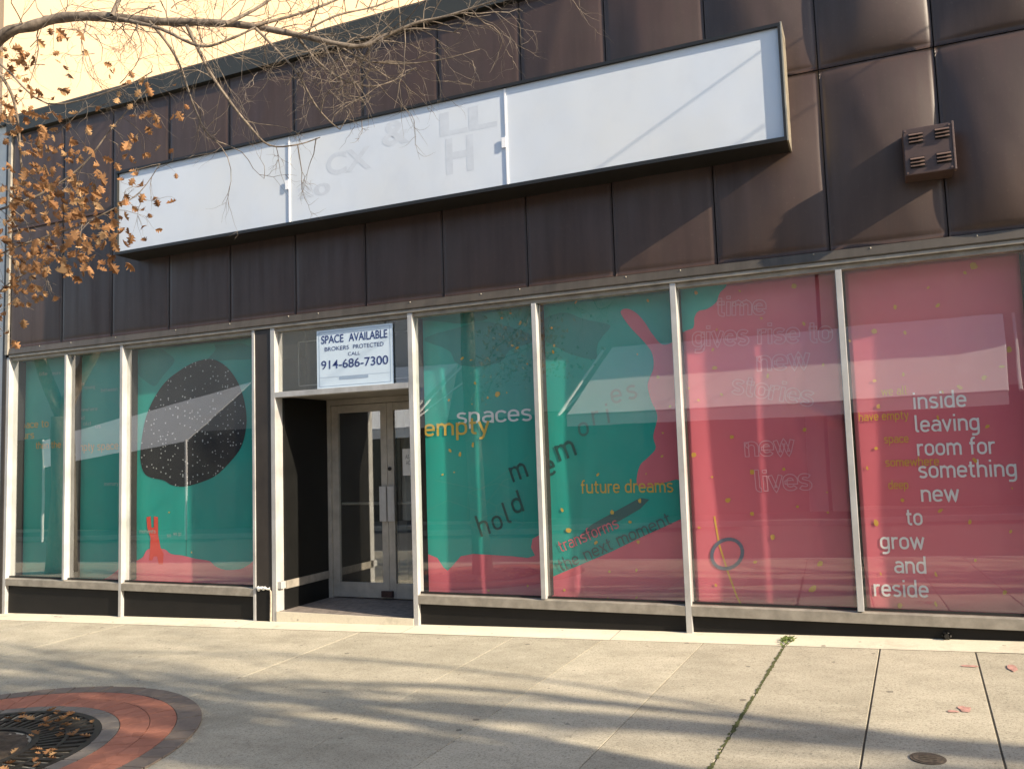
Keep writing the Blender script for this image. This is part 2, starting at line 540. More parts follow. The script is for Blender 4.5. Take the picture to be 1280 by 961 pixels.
# paver ring round the tree pit
def ring(mb, r0, r1, dz, n=64, mi=0, gap=0.006):
    st = 360 / n
    for i in range(n):
        half = gap / r1
        t0, t1 = R(i * st) + half, R((i + 1) * st) - half
        ps = []
        sub = 3
        for j in range(sub + 1):
            t = t0 + (t1 - t0) * j / sub
            ps.append((PX + math.cos(t) * r1, PY + math.sin(t) * r1))
        for j in range(sub, -1, -1):
            t = t0 + (t1 - t0) * j / sub
            ps.append((PX + math.cos(t) * r0, PY + math.sin(t) * r0))
        d = dz + rng.uniform(-0.0015, 0.0015)
        nn = len(ps)
        mb.add([(x, y, zg(x, y) + d) for x, y in ps] + [(x, y, zg(x, y) + 0.0) for x, y in ps],
               [tuple(range(nn))] + [(j, nn + j, nn + (j + 1) % nn, (j + 1) % nn) for j in range(nn)], mi)


def disc(r0, r1, dz, mat, name, kind):
    mb = MB()
    n = 96
    vs_ = []
    for i in range(n):
        t = 2 * math.pi * i / n
        for r in (r0, r1):
            x, y = PX + math.cos(t) * r, PY + math.sin(t) * r
            vs_.append((x, y, zg(x, y) + dz))
    mb.add(vs_, [(2 * i, 2 * i + 1, (2 * i + 3) % (2 * n), (2 * i + 2) % (2 * n)) for i in range(n)])
    return tag(mb.build(name, mat), kind=kind)


disc(0.86, PR, 0.005, M['joint'], 'paving_bed', 'structure')
pv = MB()
ring(pv, 1.345, PR, 0.012, 58, 0)
ring(pv, 1.175, 1.340, 0.011, 52, 1, 0.0035)
ring(pv, 0.990, 1.170, 0.011, 46, 1, 0.0035)
ring(pv, 0.880, 0.985, 0.012, 40, 2)
tag(pv.build('paving_ring', [M['greypave'], M['redpave'], M['stonepave']]), kind='structure')

gr = MB()
NB = 60
for i in range(NB):
    t = 2 * math.pi * (i + .5) / NB
    dvec = Vector((math.cos(t), math.sin(t), 0)); sd = Vector((-math.sin(t), math.cos(t), 0))
    w0, w1 = 0.012, 0.021
    c0 = Vector((PX, PY, 0)) + dvec * 0.50; c1 = Vector((PX, PY, 0)) + dvec * 0.855
    q = [c0 - sd * w0, c1 - sd * w1, c1 + sd * w1, c0 + sd * w0]
    gr.add([(p.x, p.y, zg(p.x, p.y) + 0.012) for p in q] + [(p.x, p.y, zg(p.x, p.y) - 0.03) for p in q],
           [(0, 1, 2, 3), (4, 5, 1, 0), (5, 6, 2, 1), (6, 7, 3, 2), (7, 4, 0, 3)])
for r0, r1 in ((0.47, 0.515), (0.665, 0.69), (0.835, 0.878)):
    n = 72
    for i in range(n):
        t0, t1 = 2 * math.pi * i / n, 2 * math.pi * (i + 1) / n
        q = [(PX + math.cos(t) * r, PY + math.sin(t) * r) for r, t in ((r0, t0), (r1, t0), (r1, t1), (r0, t1))]
        gr.add([(x, y, zg(x, y) + 0.014) for x, y in q] + [(x, y, zg(x, y) - 0.03) for x, y in q], [(0, 1, 2, 3), (0, 3, 7, 4), (1, 5, 6, 2)])
tag(gr.build('tree_grate', M['iron']), 'round black iron grate around the tree in the red paver ring', 'tree grate')
mu = MB()
n1, n2 = 60, 14
for j in range(n2 + 1):
    r = 0.46 * j / n2
    for i in range(n1):
        t = 2 * math.pi * i / n1
        x, y = PX + math.cos(t) * r, PY + math.sin(t) * r
        mu.v.append((x, y, zg(x, y) + 0.0 + 0.035 * (1 - (r / 0.46) ** 2) + 0.016 * fbm(x, y, 0, 9)))
for j in range(n2):
    for i in range(n1):
        mu.f.append([j * n1 + i, (j + 1) * n1 + i, (j + 1) * n1 + (i + 1) % n1, j * n1 + (i + 1) % n1]); mu.m.append(0)
tag(mu.build('mulch', M['mulch'], smooth=True), 'brown mulch filling the round tree pit', 'mulch', kind='stuff')
disc(0.40, 0.88, -0.006, M['mulch'], 'pit_soil', 'structure')

# litter caught on the grate
def leaf_shape(mb, p, ax, ay, size, curl, mi=0):
    """a lobed dry leaf: spine along ax, width along ay"""
    ax, ay = ax.normalized(), ay.normalized()
    nz = ax.cross(ay)
    prof = [(0.0, 0.02), (0.12, 0.10), (0.25, 0.34), (0.34, 0.16), (0.50, 0.46), (0.62, 0.17), (0.78, 0.30), (0.90, 0.10), (1.0, 0.01)]
    L, Rr, S = [], [], []
    for s, w in prof:
        b = nz * (curl * (s - 0.4) ** 2 * size)
        c = p + ax * (s * size) + b
        S.append(c)
        e = nz * (abs(w) * size * 0.55 * (0.6 + abs(curl)))
        L.append(c + ay * (w * size) + e)
        Rr.append(c - ay * (w * size) + e)
    n = len(prof)
    mb.add(S + L + Rr, [(i, i + 1, n + i + 1, n + i) for i in range(n - 1)] + [(i + 1, i, 2 * n + i, 2 * n + i + 1) for i in range(n - 1)], mi)


lt = MB()
rl = random.Random(21)
for i in range(150):
    r = 0.2 + 0.66 * math.sqrt(rl.random()); t = rl.uniform(0, 2 * math.pi)
    x, y = PX + r * math.cos(t), PY + r * math.sin(t)
    a = rl.uniform(0, 6.28)
    leaf_shape(lt, Vector((x, y, zg(x, y) + 0.018)), Vector((math.cos(a), math.sin(a), rl.uniform(-.1, .3))), Vector((-math.sin(a), math.cos(a), rl.uniform(-.3, .3))), rl.uniform(0.035, 0.075), rl.uniform(0.2, 0.7))
tag(lt.build('leaf_litter', M['leaf']), 'dry brown leaves scattered on the iron tree grate', 'leaf litter', kind='stuff')

# iron cover, faded spray marks and weeds in the joints
vc = MB()
cx, cy = 0.156, -2.582
for (r, z0, z1) in ((0.085, -0.01, 0.004), (0.070, 0.0, 0.006)):
    n = 28
    vc.add([(cx + r * math.cos(2 * math.pi * i / n), cy + r * math.sin(2 * math.pi * i / n), zg(cx, cy) + z1) for i in range(n)] +
           [(cx + r * math.cos(2 * math.pi * i / n), cy + r * math.sin(2 * math.pi * i / n), zg(cx, cy) + z0) for i in range(n)],
           [tuple(range(n))] + [(i, n + i, n + (i + 1) % n, (i + 1) % n) for i in range(n)])
for k_ in (-1, 0, 1):
    vc.box(cx - 0.04, cx + 0.04, cy + k_ * 0.025 - 0.005, cy + k_ * 0.025 + 0.005, zg(cx, cy) + 0.005, zg(cx, cy) + 0.0085)
tag(vc.build('valve_cover', simple('rusty_dusty_iron', (0.13, 0.10, 0.07), 0.85, 0, 0.6, 40)), 'small round rusty iron valve cover set in the sidewalk', 'valve cover')


def blob(mb, cx, cy, rx, ry, dz, seed, n=22, mi=0):
    pts = []
    for i in range(n):
        t = 2 * math.pi * i / n
        k2 = 1 + 0.45 * noise.noise(Vector((math.cos(t) * 1.4 + seed, math.sin(t) * 1.4, seed * .7)))
        x, y = cx + rx * k2 * math.cos(t), cy + ry * k2 * math.sin(t)
        pts.append((x, y, zg(x, y) + dz))
    mb.add(pts, [tuple(range(n))], mi)


pm = MB()
for (x, y, rx, ry, s) in ((0.775, -0.74, 0.028, 0.085, 1), (0.52, -0.72, 0.05, 0.022, 2), (0.40, -1.72, 0.032, 0.06, 3), (0.33, -1.78, 0.03, 0.02, 5), (1.2, -1.3, 0.05, 0.03, 6)):
    blob(pm, x, y, rx, ry, 0.005, s)
pmo = pm.build('paint_mark', M['pinkmark'])
pmo.parent = walk
wd = MB()
rw = random.Random(5)
for i in range(70):
    y = -0.06 - abs(rw.gauss(0, 0.10)); x = -0.735 + 0.045 * y + rw.gauss(0, 0.022)
    a = rw.uniform(0, 6.28); h = rw.uniform(0.015, 0.05)
    p = Vector((x, y, zg(x, y)))
    d = Vector((math.cos(a) * .6, math.sin(a) * .6, 1)).normalized()
    s = d.orthogonal().normalized() * h * 0.22
    wd.add([p, p + d * h * .5 + s, p + d * h + Vector((math.cos(a), math.sin(a), -.3)) * h * .4, p + d * h * .5 - s], [(0, 1, 2, 3)])
tag(wd.build('weed', M['weed']), 'tuft of green weeds in the sidewalk joint against the shop base', 'weed')
ms = MB()
for i in range(420):
    y = rw.uniform(-3.6, -0.1)
    if rw.random() > 0.35 + 0.65 * (0.5 + 0.5 * math.sin(y * 5.1)): continue
    x = -0.735 + 0.045 * y + rw.gauss(0, 0.004)
    blob(ms, x, y, rw.uniform(0.005, 0.013), rw.uniform(0.010, 0.028), 0.0025 + i * 0.000004, i, 9)
tag(ms.build('moss', M['moss']), 'dull green moss filling one sidewalk joint', 'moss', kind='stuff')

# ------------------------------------------------------------------ the shop
shop = empty('shop_building', (-4.6, 0, 0), 'empty single storey shop clad in dented brown sheet metal over full width display windows', 'shop')
XL, XR = -10.34, 7.1


def part(name, mb, mats, parent=shop, **kw):
    return mb.build(name, mats, parent, **kw)


# fascia: two rows of dented sheet panels
seams = [XL, -9.37, -8.50, -7.565, -6.64, -5.72, -4.81, -3.885, -2.96, -2.09, -1.155, -0.222, 0.665, 1.58, 2.5, 3.42, 4.34, 5.26, 6.18, XR]
ZL, ZM, ZT = 3.188, 4.762, 6.07
rf = random.Random(11)


def panel(x0, x1, z0, z1, seed, amp, crease):
    mb = MB()
    N, K = 34, 40
    rr = random.Random(seed)
    ph = rr.uniform(0, 50)
    kx, kz, ka = rr.uniform(0.25, 0.8), rr.uniform(0.2, 0.8), rr.uniform(-0.6, 0.6)
    for j in range(K + 1):
        v = j / K
        for i in range(N + 1):
            u = i / N
            x = x0 + (x1 - x0) * u; z = z0 + (z1 - z0) * v
            e = min(u, 1 - u) * (x1 - x0); e2 = min(v, 1 - v) * (z1 - z0)
            edge = min(1, e / 0.014) * min(1, e2 / 0.014)
            mask = (math.sin(math.pi * min(max(u, 0), 1)) ** 0.5) * (math.sin(math.pi * v) ** 0.35)
            pil = (math.sin(math.pi * u) ** 0.9) * (math.sin(math.pi * v) ** 0.45)
            wv = noise.noise(Vector((x * 0.7, ph, z * 0.6)))
            b = amp * ((0.75 + 0.9 * wv) * pil + 0.22 * noise.noise(Vector((x * 1.9, ph + 9, z * 1.1))) * mask)
            # a buckle running across the sheet
            d = (u - kx) * math.cos(ka) + (v - kz) * math.sin(ka)
            b += crease * math.exp(-(d / 0.10) ** 2) * mask
            y = -b - 0.004 * edge + 0.006 * (1 - edge)
            mb.v.append((x, y - 0.006, z))
    for j in range(K):
        for i in range(N):
            a = j * (N + 1) + i
            mb.f.append([a, a + 1, a + N + 2, a + N + 1]); mb.m.append(0)
    # returned edges so a sheet has thickness
    def strip(idx):
        n = len(mb.v)
        for a in idx: mb.v.append((mb.v[a][0], 0.05, mb.v[a][2]))
        for q in range(len(idx) - 1):
            mb.f.append([idx[q], n + q, n + q + 1, idx[q + 1]]); mb.m.append(0)
    strip([j * (N + 1) for j in range(K + 1)])
    strip([j * (N + 1) + N for j in range(K, -1, -1)])
    strip(list(range(N, -1, -1)))
    strip([K * (N + 1) + i for i in range(N + 1)])
    return mb


for i in range(len(seams) - 1):
    x0, x1 = seams[i] + 0.004, seams[i + 1] - 0.004
    right = min(1, max(0, (x0 + 3.5) / 3.0))
    for r_, (z0, z1) in enumerate(((ZL, ZM - 0.004), (ZM + 0.004, ZT))):
        amp = 0.013 + 0.080 * right
        if -1.3 < x0 < 0.0 and r_ == 0: amp *= 0.75
        elif x0 > -0.3: amp *= 1.45
        cr = rf.uniform(-0.006, 0.014) * (0.4 + right)
        part('fascia_panel', panel(x0, x1, z0, z1, 100 + i * 2 + r_, amp, cr), M['fascia'], smooth=True)
part('fascia_backing', MB().box(XL, XR, 0.055, 0.12, 3.10, 6.05), M['black'])
cp = MB()
cp.prism([(XL - 0.06, -0.07, 6.075), (XL - 0.06, 0.30, 6.075), (XL - 0.06, 0.30, 6.36), (XL - 0.06, -0.05, 6.33), (XL - 0.06, -0.07, 6.30)], (XR - XL + 0.06, 0, 0))
part('parapet_cap', cp, M['cap'])
fl = MB()
fl.prism([(XL, 0.02, 3.183), (XL, 0.02, 3.098), (XL, -0.020, 3.098), (XL, -0.026, 3.108), (XL, -0.014, 3.16), (XL, -0.010, 3.183)], (XR - XL, 0, 0))
part('drip_flashing', fl, M['lip'])
for i in range(22):
    x = -9.9 + i * 0.78 + rf.uniform(-.2, .2); z = 3.168 + rf.uniform(-0.004, 0.006)
    rv = MB()
    rv.add([(x + 0.008 * math.cos(2 * math.pi * q / 7), -0.014, z + 0.008 * math.sin(2 * math.pi * q / 7)) for q in range(7)] + [(x, -0.023, z)], [(q, (q + 1) % 7, 7) for q in range(7)])
    part('rivet', rv, M['alu_dull'])
part('roof', MB().box(XL + 0.02, XR, 0.125, 12, 5.75, 5.95), M['cap'])
ct = MB().box(-10.405, -10.347, -0.03, 0.10, 3.10, 6.07)
part('corner_trim', ct, M['alu_dull'], bevel=0.004)
part('corner_trim', MB().box(-10.475, -10.408, -0.005, 0.3, -0.4, 6.07), M['column'])
part('side_wall', MB().box(-10.46, -10.41, 0.305, 12, -0.6, 5.9), M['cap'])
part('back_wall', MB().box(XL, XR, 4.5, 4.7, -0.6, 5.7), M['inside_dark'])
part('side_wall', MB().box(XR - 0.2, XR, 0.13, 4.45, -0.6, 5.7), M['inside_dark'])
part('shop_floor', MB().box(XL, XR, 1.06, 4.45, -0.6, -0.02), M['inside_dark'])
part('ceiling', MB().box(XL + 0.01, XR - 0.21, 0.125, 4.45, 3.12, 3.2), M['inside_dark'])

# head rail
hr = MB()
hr.box(-10.345, 1.24, -0.012, 0.10, 3.066, 3.096)
part('head_trim', hr, M['alu_dull'], bevel=0.003)
for (a, b) in ((-10.345, -8.363), (-8.32, -6.341), (-6.022, -4.323), (-4.27, -1.593), (-1.541, 1.18)):
    part('head_rail', MB().box(a, b, 0.025, 0.12, 3.022, 3.064), M['alu_dull'], bevel=0.003)

# posts, mullions, sills, plinths, panes
def post(a, b, depth, z0, z1, name='post', mat='alu', y0=0.0):
    part(name, MB().box(a, b, y0, depth, z0, z1), M[mat], bevel=0.004)


post(-10.402, -10.348, 0.13, zg(-10.4, 0) + 0.005, 3.064)
post(-8.363, -8.318, 0.12, zg(-8.36, 0) + 0.005, 3.064)
post(-6.082, -6.024, 0.13, zg(-6.08, 0) + 0.005, 3.064)
post(-4.323, -4.268, 0.12, zg(-4.3, 0) + 0.005, 3.064)
post(-1.593, -1.540, 0.12, zg(-1.6, 0) + 0.005, 3.064)
post(1.185, 1.245, 0.12, zg(1.2, 0) + 0.005, 3.064)
post(-9.321, -9.284, 0.085, 0.215, 3.021, 'mullion')
post(-2.945, -2.898, 0.075, 0.215, 3.021, 'mullion')
post(-0.197, -0.147, 0.075, 0.215, 3.021, 'mullion')
for a_, b_ in ((-10.402, -10.348), (-8.363, -8.318), (-4.323, -4.268), (-1.593, -1.540), (1.185, 1.245)):
    part('mullion_back', MB().box(a_ + .002, b_ - .002, 0.1225, 0.262, 0.22, 3.02), M['rubber'])
for a_, b_ in ((-9.321, -9.284), (-2.945, -2.898), (-0.197, -0.147), (-6.341, -6.306)):
    part('mullion_back', MB().box(a_ + .002, b_ - .002, 0.092, 0.262, 0.22, 3.02), M['rubber'])
post(-6.341, -6.306, 0.09, zg(-6.3, 0) + 0.005, 3.064, 'jamb')
bays = [(-10.346, -8.365), (-8.316, -6.343), (-4.266, -1.595), (-1.538, 1.183)]
for a, b in bays:
    s = MB()
    s.prism([(a, 0.0, 0.122), (a, 0.13, 0.122), (a, 0.13, 0.216), (a, 0.03, 0.212), (a, 0.0, 0.203)], (b - a, 0, 0))
    part('sill', s, M['alu_dull'])
    part('glazing_bead', MB().box(a + .002, b - .002, 0.05, 0.062, 0.218, 0.236), M['rubber'])
    p_ = MB()
    p_.add([(a, 0.045, zg(a, .05) - .2), (b, 0.045, zg(b, .05) - .2), (b, 0.045, 0.121), (a, 0.045, 0.121)], [(0, 1, 2, 3)])
    p_.box(a, b, 0.046, 0.12, -0.55, 0.121)
    part('plinth', p_, M['plinth'])
cpn = MB().box(-6.305, -6.084, 0.012, 0.12, zg(-6.2, 0) - 0.2, 3.064)
part('column', cpn, M['column'], bevel=0.004)
part('column_base', MB().box(-6.290, -6.118, 0.002, 0.0118, zg(-6.2, 0) + 0.004, 0.205), M['plinth'], bevel=0.003)
gob = MB()
pts = [(-6.295 + 0.021 * i, -0.006 + 0.006 * math.sin(i * 1.9), 0.212 + 0.012 * math.sin(i * 2.3)) for i in range(10)]
gob.tube(pts, [0.008, 0.019, 0.022, 0.015, 0.020, 0.012, 0.017, 0.010, 0.012, 0.006], 7)
part('white_sealant', gob, M['white_paint'], smooth=True)
ed = MB()
ed.tube([(-6.112, 0.0, 0.203), (-6.098, -0.002, 0.18), (-6.096, -0.003, 0.10), (-6.098, -0.003, -0.02), (-6.102, -0.003, zg(-6.1, 0) + 0.004)], [0.006, 0.011, 0.011, 0.012, 0.012], 5)
part('peeling_edge', ed, M['tan_trim'])

GY = 0.066
panes = {'A1': (-10.346, -9.322), 'A2': (-9.283, -8.364), 'A3': (-8.317, -6.342), 'B1': (-4.267, -2.946), 'B2': (-2.897, -1.594), 'C1': (-1.539, -0.198), 'C2': (-0.146, 1.184)}
rp = random.Random(4)
for nme, (a, b) in panes.items():
    t1, t2 = rp.uniform(-.0035, .0035), rp.uniform(-.0035, .0035)
    mb = MB()
    z0, z1 = 0.217, 3.021
    Y = lambda u, v: GY + t1 * u + t2 * v
    mb.add([(a, Y(-1, -1), z0), (b, Y(1, -1), z0), (b, Y(1, 1), z1), (a, Y(-1, 1), z1)], [(0, 1, 2, 3)])
    part('window_pane', mb, M['glass'])
# a rose-shaped pipe stub in the right plinth
st = MB()
sx, sz = at(1183, 794, 0.04)
for k_ in range(6):
    t = k_ * math.pi / 3
    st.tube([(sx, 0.05, sz), (sx + 0.03 * math.cos(t), 0.02, sz + 0.03 * math.sin(t))], 0.009, 6)
st.tube([(sx, 0.05, sz), (sx, 0.0, sz)], 0.018, 10)
part('pipe_stub', st, M['iron'])
# wall beyond the frame on the right
part('end_wall', MB().box(1.25, XR, 0.0, 0.12, -0.6, 3.09), M['column'])

# ------------------------------------------------------------------ doorway
DY = 0.95
fz = -0.03
eb = MB().box(-6.022, -4.325, 0.012, DY + 0.1, -0.6, fz)
part('entry_step', eb, M['terrazzo'])
part('step_edge', MB().box(-6.022, -4.325, -0.006, 0.011, -0.3, fz + 0.003), M['apron'])
part('transom_bar', MB().box(-6.022, -4.325, 0.0, 0.12, 2.288, 2.347), M['alu'], bevel=0.004)
part('entry_soffit', MB().box(-6.022, -4.325, 0.121, DY + 0.05, 2.30, 2.36), M['alu_dull'])
part('transom_pane', MB().box(-6.02, -4.327, 0.068, 0.071, 2.348, 3.020), M['glass'])
tb = MB()
for z in (2.43, 2.93):
    tb.box(-5.93, -4.41, 0.30, 0.31, z - 0.006, z + 0.006)
for x in (-5.93, -4.41):
    tb.box(x - 0.006, x + 0.006, 0.30, 0.31, 2.4365, 2.9235)
part('transom_moulding', tb, M['inside_pale'])
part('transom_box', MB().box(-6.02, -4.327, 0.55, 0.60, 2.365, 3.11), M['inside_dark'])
rw_ = MB()
rw_.box(-6.08, -6.000, 0.131, DY - 0.03, 0.285, 2.299)
part('recess_panel', rw_, M['black'])
part('recess_rail', MB().box(-6.08, -5.992, 0.131, DY - 0.03, 0.195, 0.283), M['alu_dull'], bevel=0.003)
part('recess_rail', MB().box(-6.022, -5.975, 0.02, 0.10, 0.21, 0.285), M['alu'], bevel=0.003)
part('recess_plinth', MB().box(-6.08, -6.003, 0.131, DY - 0.03, -0.3, 0.193), M['black'])
part('recess_panel', MB().box(-4.345, -4.27, 0.121, DY - 0.03, -0.3, 2.299), M['black'])
# door frame
dfz = 2.262
part('door_jamb', MB().box(-6.045, -5.955, DY - 0.03, DY + 0.07, fz, 2.299), M['door_alu'], bevel=0.003)
part('door_jamb', MB().box(-4.345, -4.30, DY - 0.03, DY + 0.07, fz, 2.299), M['door_alu'], bevel=0.003)
part('door_head', MB().box(-5.953, -4.347, DY - 0.03, DY + 0.07, 2.235, 2.298), M['door_alu'], bevel=0.003)
MX = at(485, 620, DY)[0]


def door(x0, x1, hinge_left):
    d = empty('door', ((x0 + x1) / 2, DY, fz), None, None)
    d.parent = shop
    d.matrix_parent_inverse = parent_inv(shop)
    z0, z1 = fz + 0.012, 2.228
    sw_ = 0.085
    f = MB()
    f.box(x0, x0 + sw_, DY, DY + 0.045, z0, z1)
    f.box(x1 - sw_, x1, DY, DY + 0.045, z0, z1)
    f.box(x0 + sw_ + .001, x1 - sw_ - .001, DY + .001, DY + 0.044, z1 - 0.09, z1)
    f.box(x0 + sw_ + .001, x1 - sw_ - .001, DY + .001, DY + 0.044, z0, z0 + 0.17)
    f.build('door_frame', M['door_alu'], d, bevel=0.004)
    g = MB().box(x0 + sw_, x1 - sw_, DY + 0.02, DY + 0.026, z0 + 0.17, z1 - 0.09)
    g.build('door_glass', M['glass'], d)
    b = MB()
    b.tube([(x0 + sw_, DY + 0.075, 1.06), (x1 - sw_, DY + 0.075, 1.06)], 0.016, 8)
    b.build('push_bar', M['door_alu'], d)
    hx = x1 - sw_ / 2 if hinge_left else x0 + sw_ / 2
    h = MB()
    h.box(hx - 0.055 if hinge_left else hx - 0.036, hx + 0.036 if hinge_left else hx + 0.055, DY - 0.030, DY - 0.024, 0.86, 1.26)
    h.box(hx - 0.015, hx + 0.015, DY - 0.0235, DY - 0.001, 0.88, 0.94)
    h.box(hx - 0.015, hx + 0.015, DY - 0.0235, DY - 0.001, 1.16, 1.22)
    h.build('pull_plate', M['alu'], d, bevel=0.002)
    if not hinge_left:
        l = MB()
        n = 14
        l.tube([(hx - 0.01, DY - 0.001, 1.46), (hx - 0.01, DY - 0.016, 1.46)], 0.022, n)
        l.build('lock_cylinder', M['iron'], d)
    else:
        l = MB()
        l.box(hx - 0.05, hx + 0.10, DY - 0.04, DY - 0.003, fz + 0.03, fz + 0.10)
        l.build('bottom_lock', M['rust'], d, bevel=0.008)
    return d


dl = door(-5.952, MX - 0.002, True)
dr = door(MX + 0.002, -4.348, False)
# what shows inside through the door
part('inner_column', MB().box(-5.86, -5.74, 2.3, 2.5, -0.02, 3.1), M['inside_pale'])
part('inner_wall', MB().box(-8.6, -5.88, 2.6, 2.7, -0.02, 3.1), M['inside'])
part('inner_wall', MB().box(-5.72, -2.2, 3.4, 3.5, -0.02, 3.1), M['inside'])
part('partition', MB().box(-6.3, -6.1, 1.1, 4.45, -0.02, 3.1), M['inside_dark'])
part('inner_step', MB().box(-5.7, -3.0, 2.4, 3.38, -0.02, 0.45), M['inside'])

# paper notice taped inside the door glass
px0, pz1 = at(502, 561, DY - 0.005)
px1, pz0 = at(517, 594, DY - 0.005)
pn = MB().box(px0, px1, DY + 0.010, DY + 0.012, pz0, pz1)
pno = pn.build('paper_notice', M['paper'])
tag(pno, 'small white paper notice taped on the right hand door glass', 'notice')

# ------------------------------------------------------------------ text
def font_text(name, body, x, z, width, height, y, mat, parent, align='C', bold=0.0):
    cu = bpy.data.curves.new(name, 'FONT')
    cu.body = body; cu.size = 1.0; cu.align_x = 'LEFT'; cu.offset = bold
    tmp = bpy.data.objects.new(name, cu)
    C.objects.link(tmp)
    dg = bpy.context.evaluated_depsgraph_get()
    me = bpy.data.meshes.new_from_object(tmp.evaluated_get(dg))
    C.objects.unlink(tmp); bpy.data.objects.remove(tmp)
    xs_ = [v.co.x for v in me.vertices]; ys_ = [v.co.y for v in me.vertices]
    w, h = max(xs_) - min(xs_), max(ys_) - min(ys_)
    mx_, my_ = min(xs_), min(ys_)
    for v in me.vertices:
        v.co = Vector((x + (v.co.x - mx_) / w * width, y, z + (v.co.y - my_) / h * height))
    me.materials.clear(); me.materials.append(mat)
    o = bpy.data.objects.new(name, me)
    C.objects.link(o)
    if parent:
        o.parent = parent; o.matrix_parent_inverse = parent_inv(parent)
    return o


for (b_, u0, u1, v0) in (('AS', 0.25, 0.72, 0.62), ('AC', 0.30, 0.80, 0.40)):
    font_text('lettering', b_, px0 + (px1 - px0) * u0 * .9 + 0.005, pz0 + (pz1 - pz0) * v0, (px1 - px0) * (u1 - u0) * .75, 0.05, DY + 0.0085, M['greytext'], pno)

# SPACE AVAILABLE placard behind the transom glass
SY = 0.045
sx0, sx1, sz0, sz1 = -5.487, -4.527, 2.352, 2.985
av = MB().box(sx0, sx1, SY, SY + 0.006, sz0, sz1)
avo = av.build('placard', M['placard'])
tag(avo, 'pale blue SPACE AVAILABLE placard with a phone number above the entrance doors', 'sign')
W_ = sx1 - sx0
H_ = sz1 - sz0


def pl(body, u0, u1, v0, v1, bold=0.0):
    font_text('lettering', body, sx0 + u0 * W_, sz0 + v0 * H_, (u1 - u0) * W_, (v1 - v0) * H_, SY - 0.002, M['blueink'], avo, bold=bold)


pl('SPACE', 0.065, 0.365, 0.765, 0.905, 0.012)
pl('AVAILABLE', 0.435, 0.935, 0.765, 0.905, 0.012)
pl('BROKERS', 0.11, 0.435, 0.635, 0.705)
pl('PROTECTED', 0.49, 0.885, 0.635, 0.705)
pl('CALL', 0.42, 0.58, 0.525, 0.585)
pl('914-686-7300', 0.06, 0.94, 0.325, 0.475, 0.008)
bl = MB()
for (a, b, c, d) in ((0.03, 0.97, 0.962, 0.970), (0.03, 0.97, 0.03, 0.038), (0.03, 0.036, 0.0385, 0.9615), (0.964, 0.97, 0.0385, 0.9615), (0.30, 0.68, 0.13, 0.18), (0.03 + .0065, 0.964 - .001, 0.185, 0.189)):  # last strip paints the reflected moulding line across the placard
    bl.add([(sx0 + a * W_, SY - 0.0015, sz0 + c * H_), (sx0 + b * W_, SY - 0.0015, sz0 + c * H_), (sx0 + b * W_, SY - 0.0015, sz0 + d * H_), (sx0 + a * W_, SY - 0.0015, sz0 + d * H_)], [(0, 1, 2, 3)])
bl.build('border_and_reflection', simple('pale_blue_line', (0.33, 0.43, 0.56), 0.6), avo)

# ------------------------------------------------------------------ banners behind the glass
BY = 0.235
banner_rect = {'A1': (at(21.5, 580, BY)[0], -9.345, 0.20, 3.05), 'A2': (at(87.5, 580, BY)[0], -8.385, 0.20, 3.05), 'A3': (at(161, 580, BY)[0], -6.36, 0.20, 3.03),
               'B1': (at(526.5, 570, BY)[0], -2.965, 0.19, 3.045), 'B2': (at(680, 560, BY)[0], -1.625, 0.19, 3.05), 'C1': (at(860.5, 560, BY)[0], -0.205, 0.19, 3.05), 'C2': (at(1069.5, 550, BY)[0], 1.170, 0.19, 3.05)}


def seg_d(x, z, a, b):
    ax, az, bx, bz = *a, *b
    t = ((x - ax) * (bx - ax) + (z - az) * (bz - az)) / ((bx - ax) ** 2 + (bz - az) ** 2)
    t = min(1, max(0, t))
    return math.hypot(x - ax - t * (bx - ax), z - az - t * (bz - az))


def yb(bn, x, z):
    x0, x1, z0, z1 = banner_rect[bn]
    s = {'A1': 1, 'A2': 2, 'A3': 3, 'B1': 4, 'B2': 5, 'C1': 6, 'C2': 7}[bn]
    u = (x - x0) / (x1 - x0)
    e = 0.010 * noise.noise(Vector((x * 1.3, s * 7.7, z * 0.7))) + 0.0045 * noise.noise(Vector((x * 5.5, s * 3.1, z * 1.2)))
    e += 0.006 * math.sin(u * 6.5 + s + z * 0.4)
    if bn == 'C1':
        a, b, c = at(1003, 425, BY), at(990, 500, BY), at(1045, 525, BY)
        d = min(seg_d(x, z, a, b), seg_d(x, z, b, c) * 1.2)
        e -= 0.026 * math.exp(-(d / 0.045) ** 2)
        d2 = seg_d(x, z, b, at(1030, 690, BY))
        e -= 0.010 * math.exp(-(d2 / 0.04) ** 2)
    if bn == 'C2':
        e -= 0.010 * math.exp(-((x - 0.62 - 0.05 * (2.6 - z)) / 0.05) ** 2) * (1 if z > 1.9 else math.exp(-((z - 1.9) / .2) ** 2))
    if bn == 'B2':
        e -= 0.016 * math.exp(-(seg_d(x, z, at(735, 545, BY), at(722, 735, BY)) / 0.06) ** 2)
    if bn == 'B1':
        e -= 0.014 * math.exp(-(seg_d(x, z, at(545, 420, BY), at(560, 520, BY)) / 0.06) ** 2)
    return BY + e


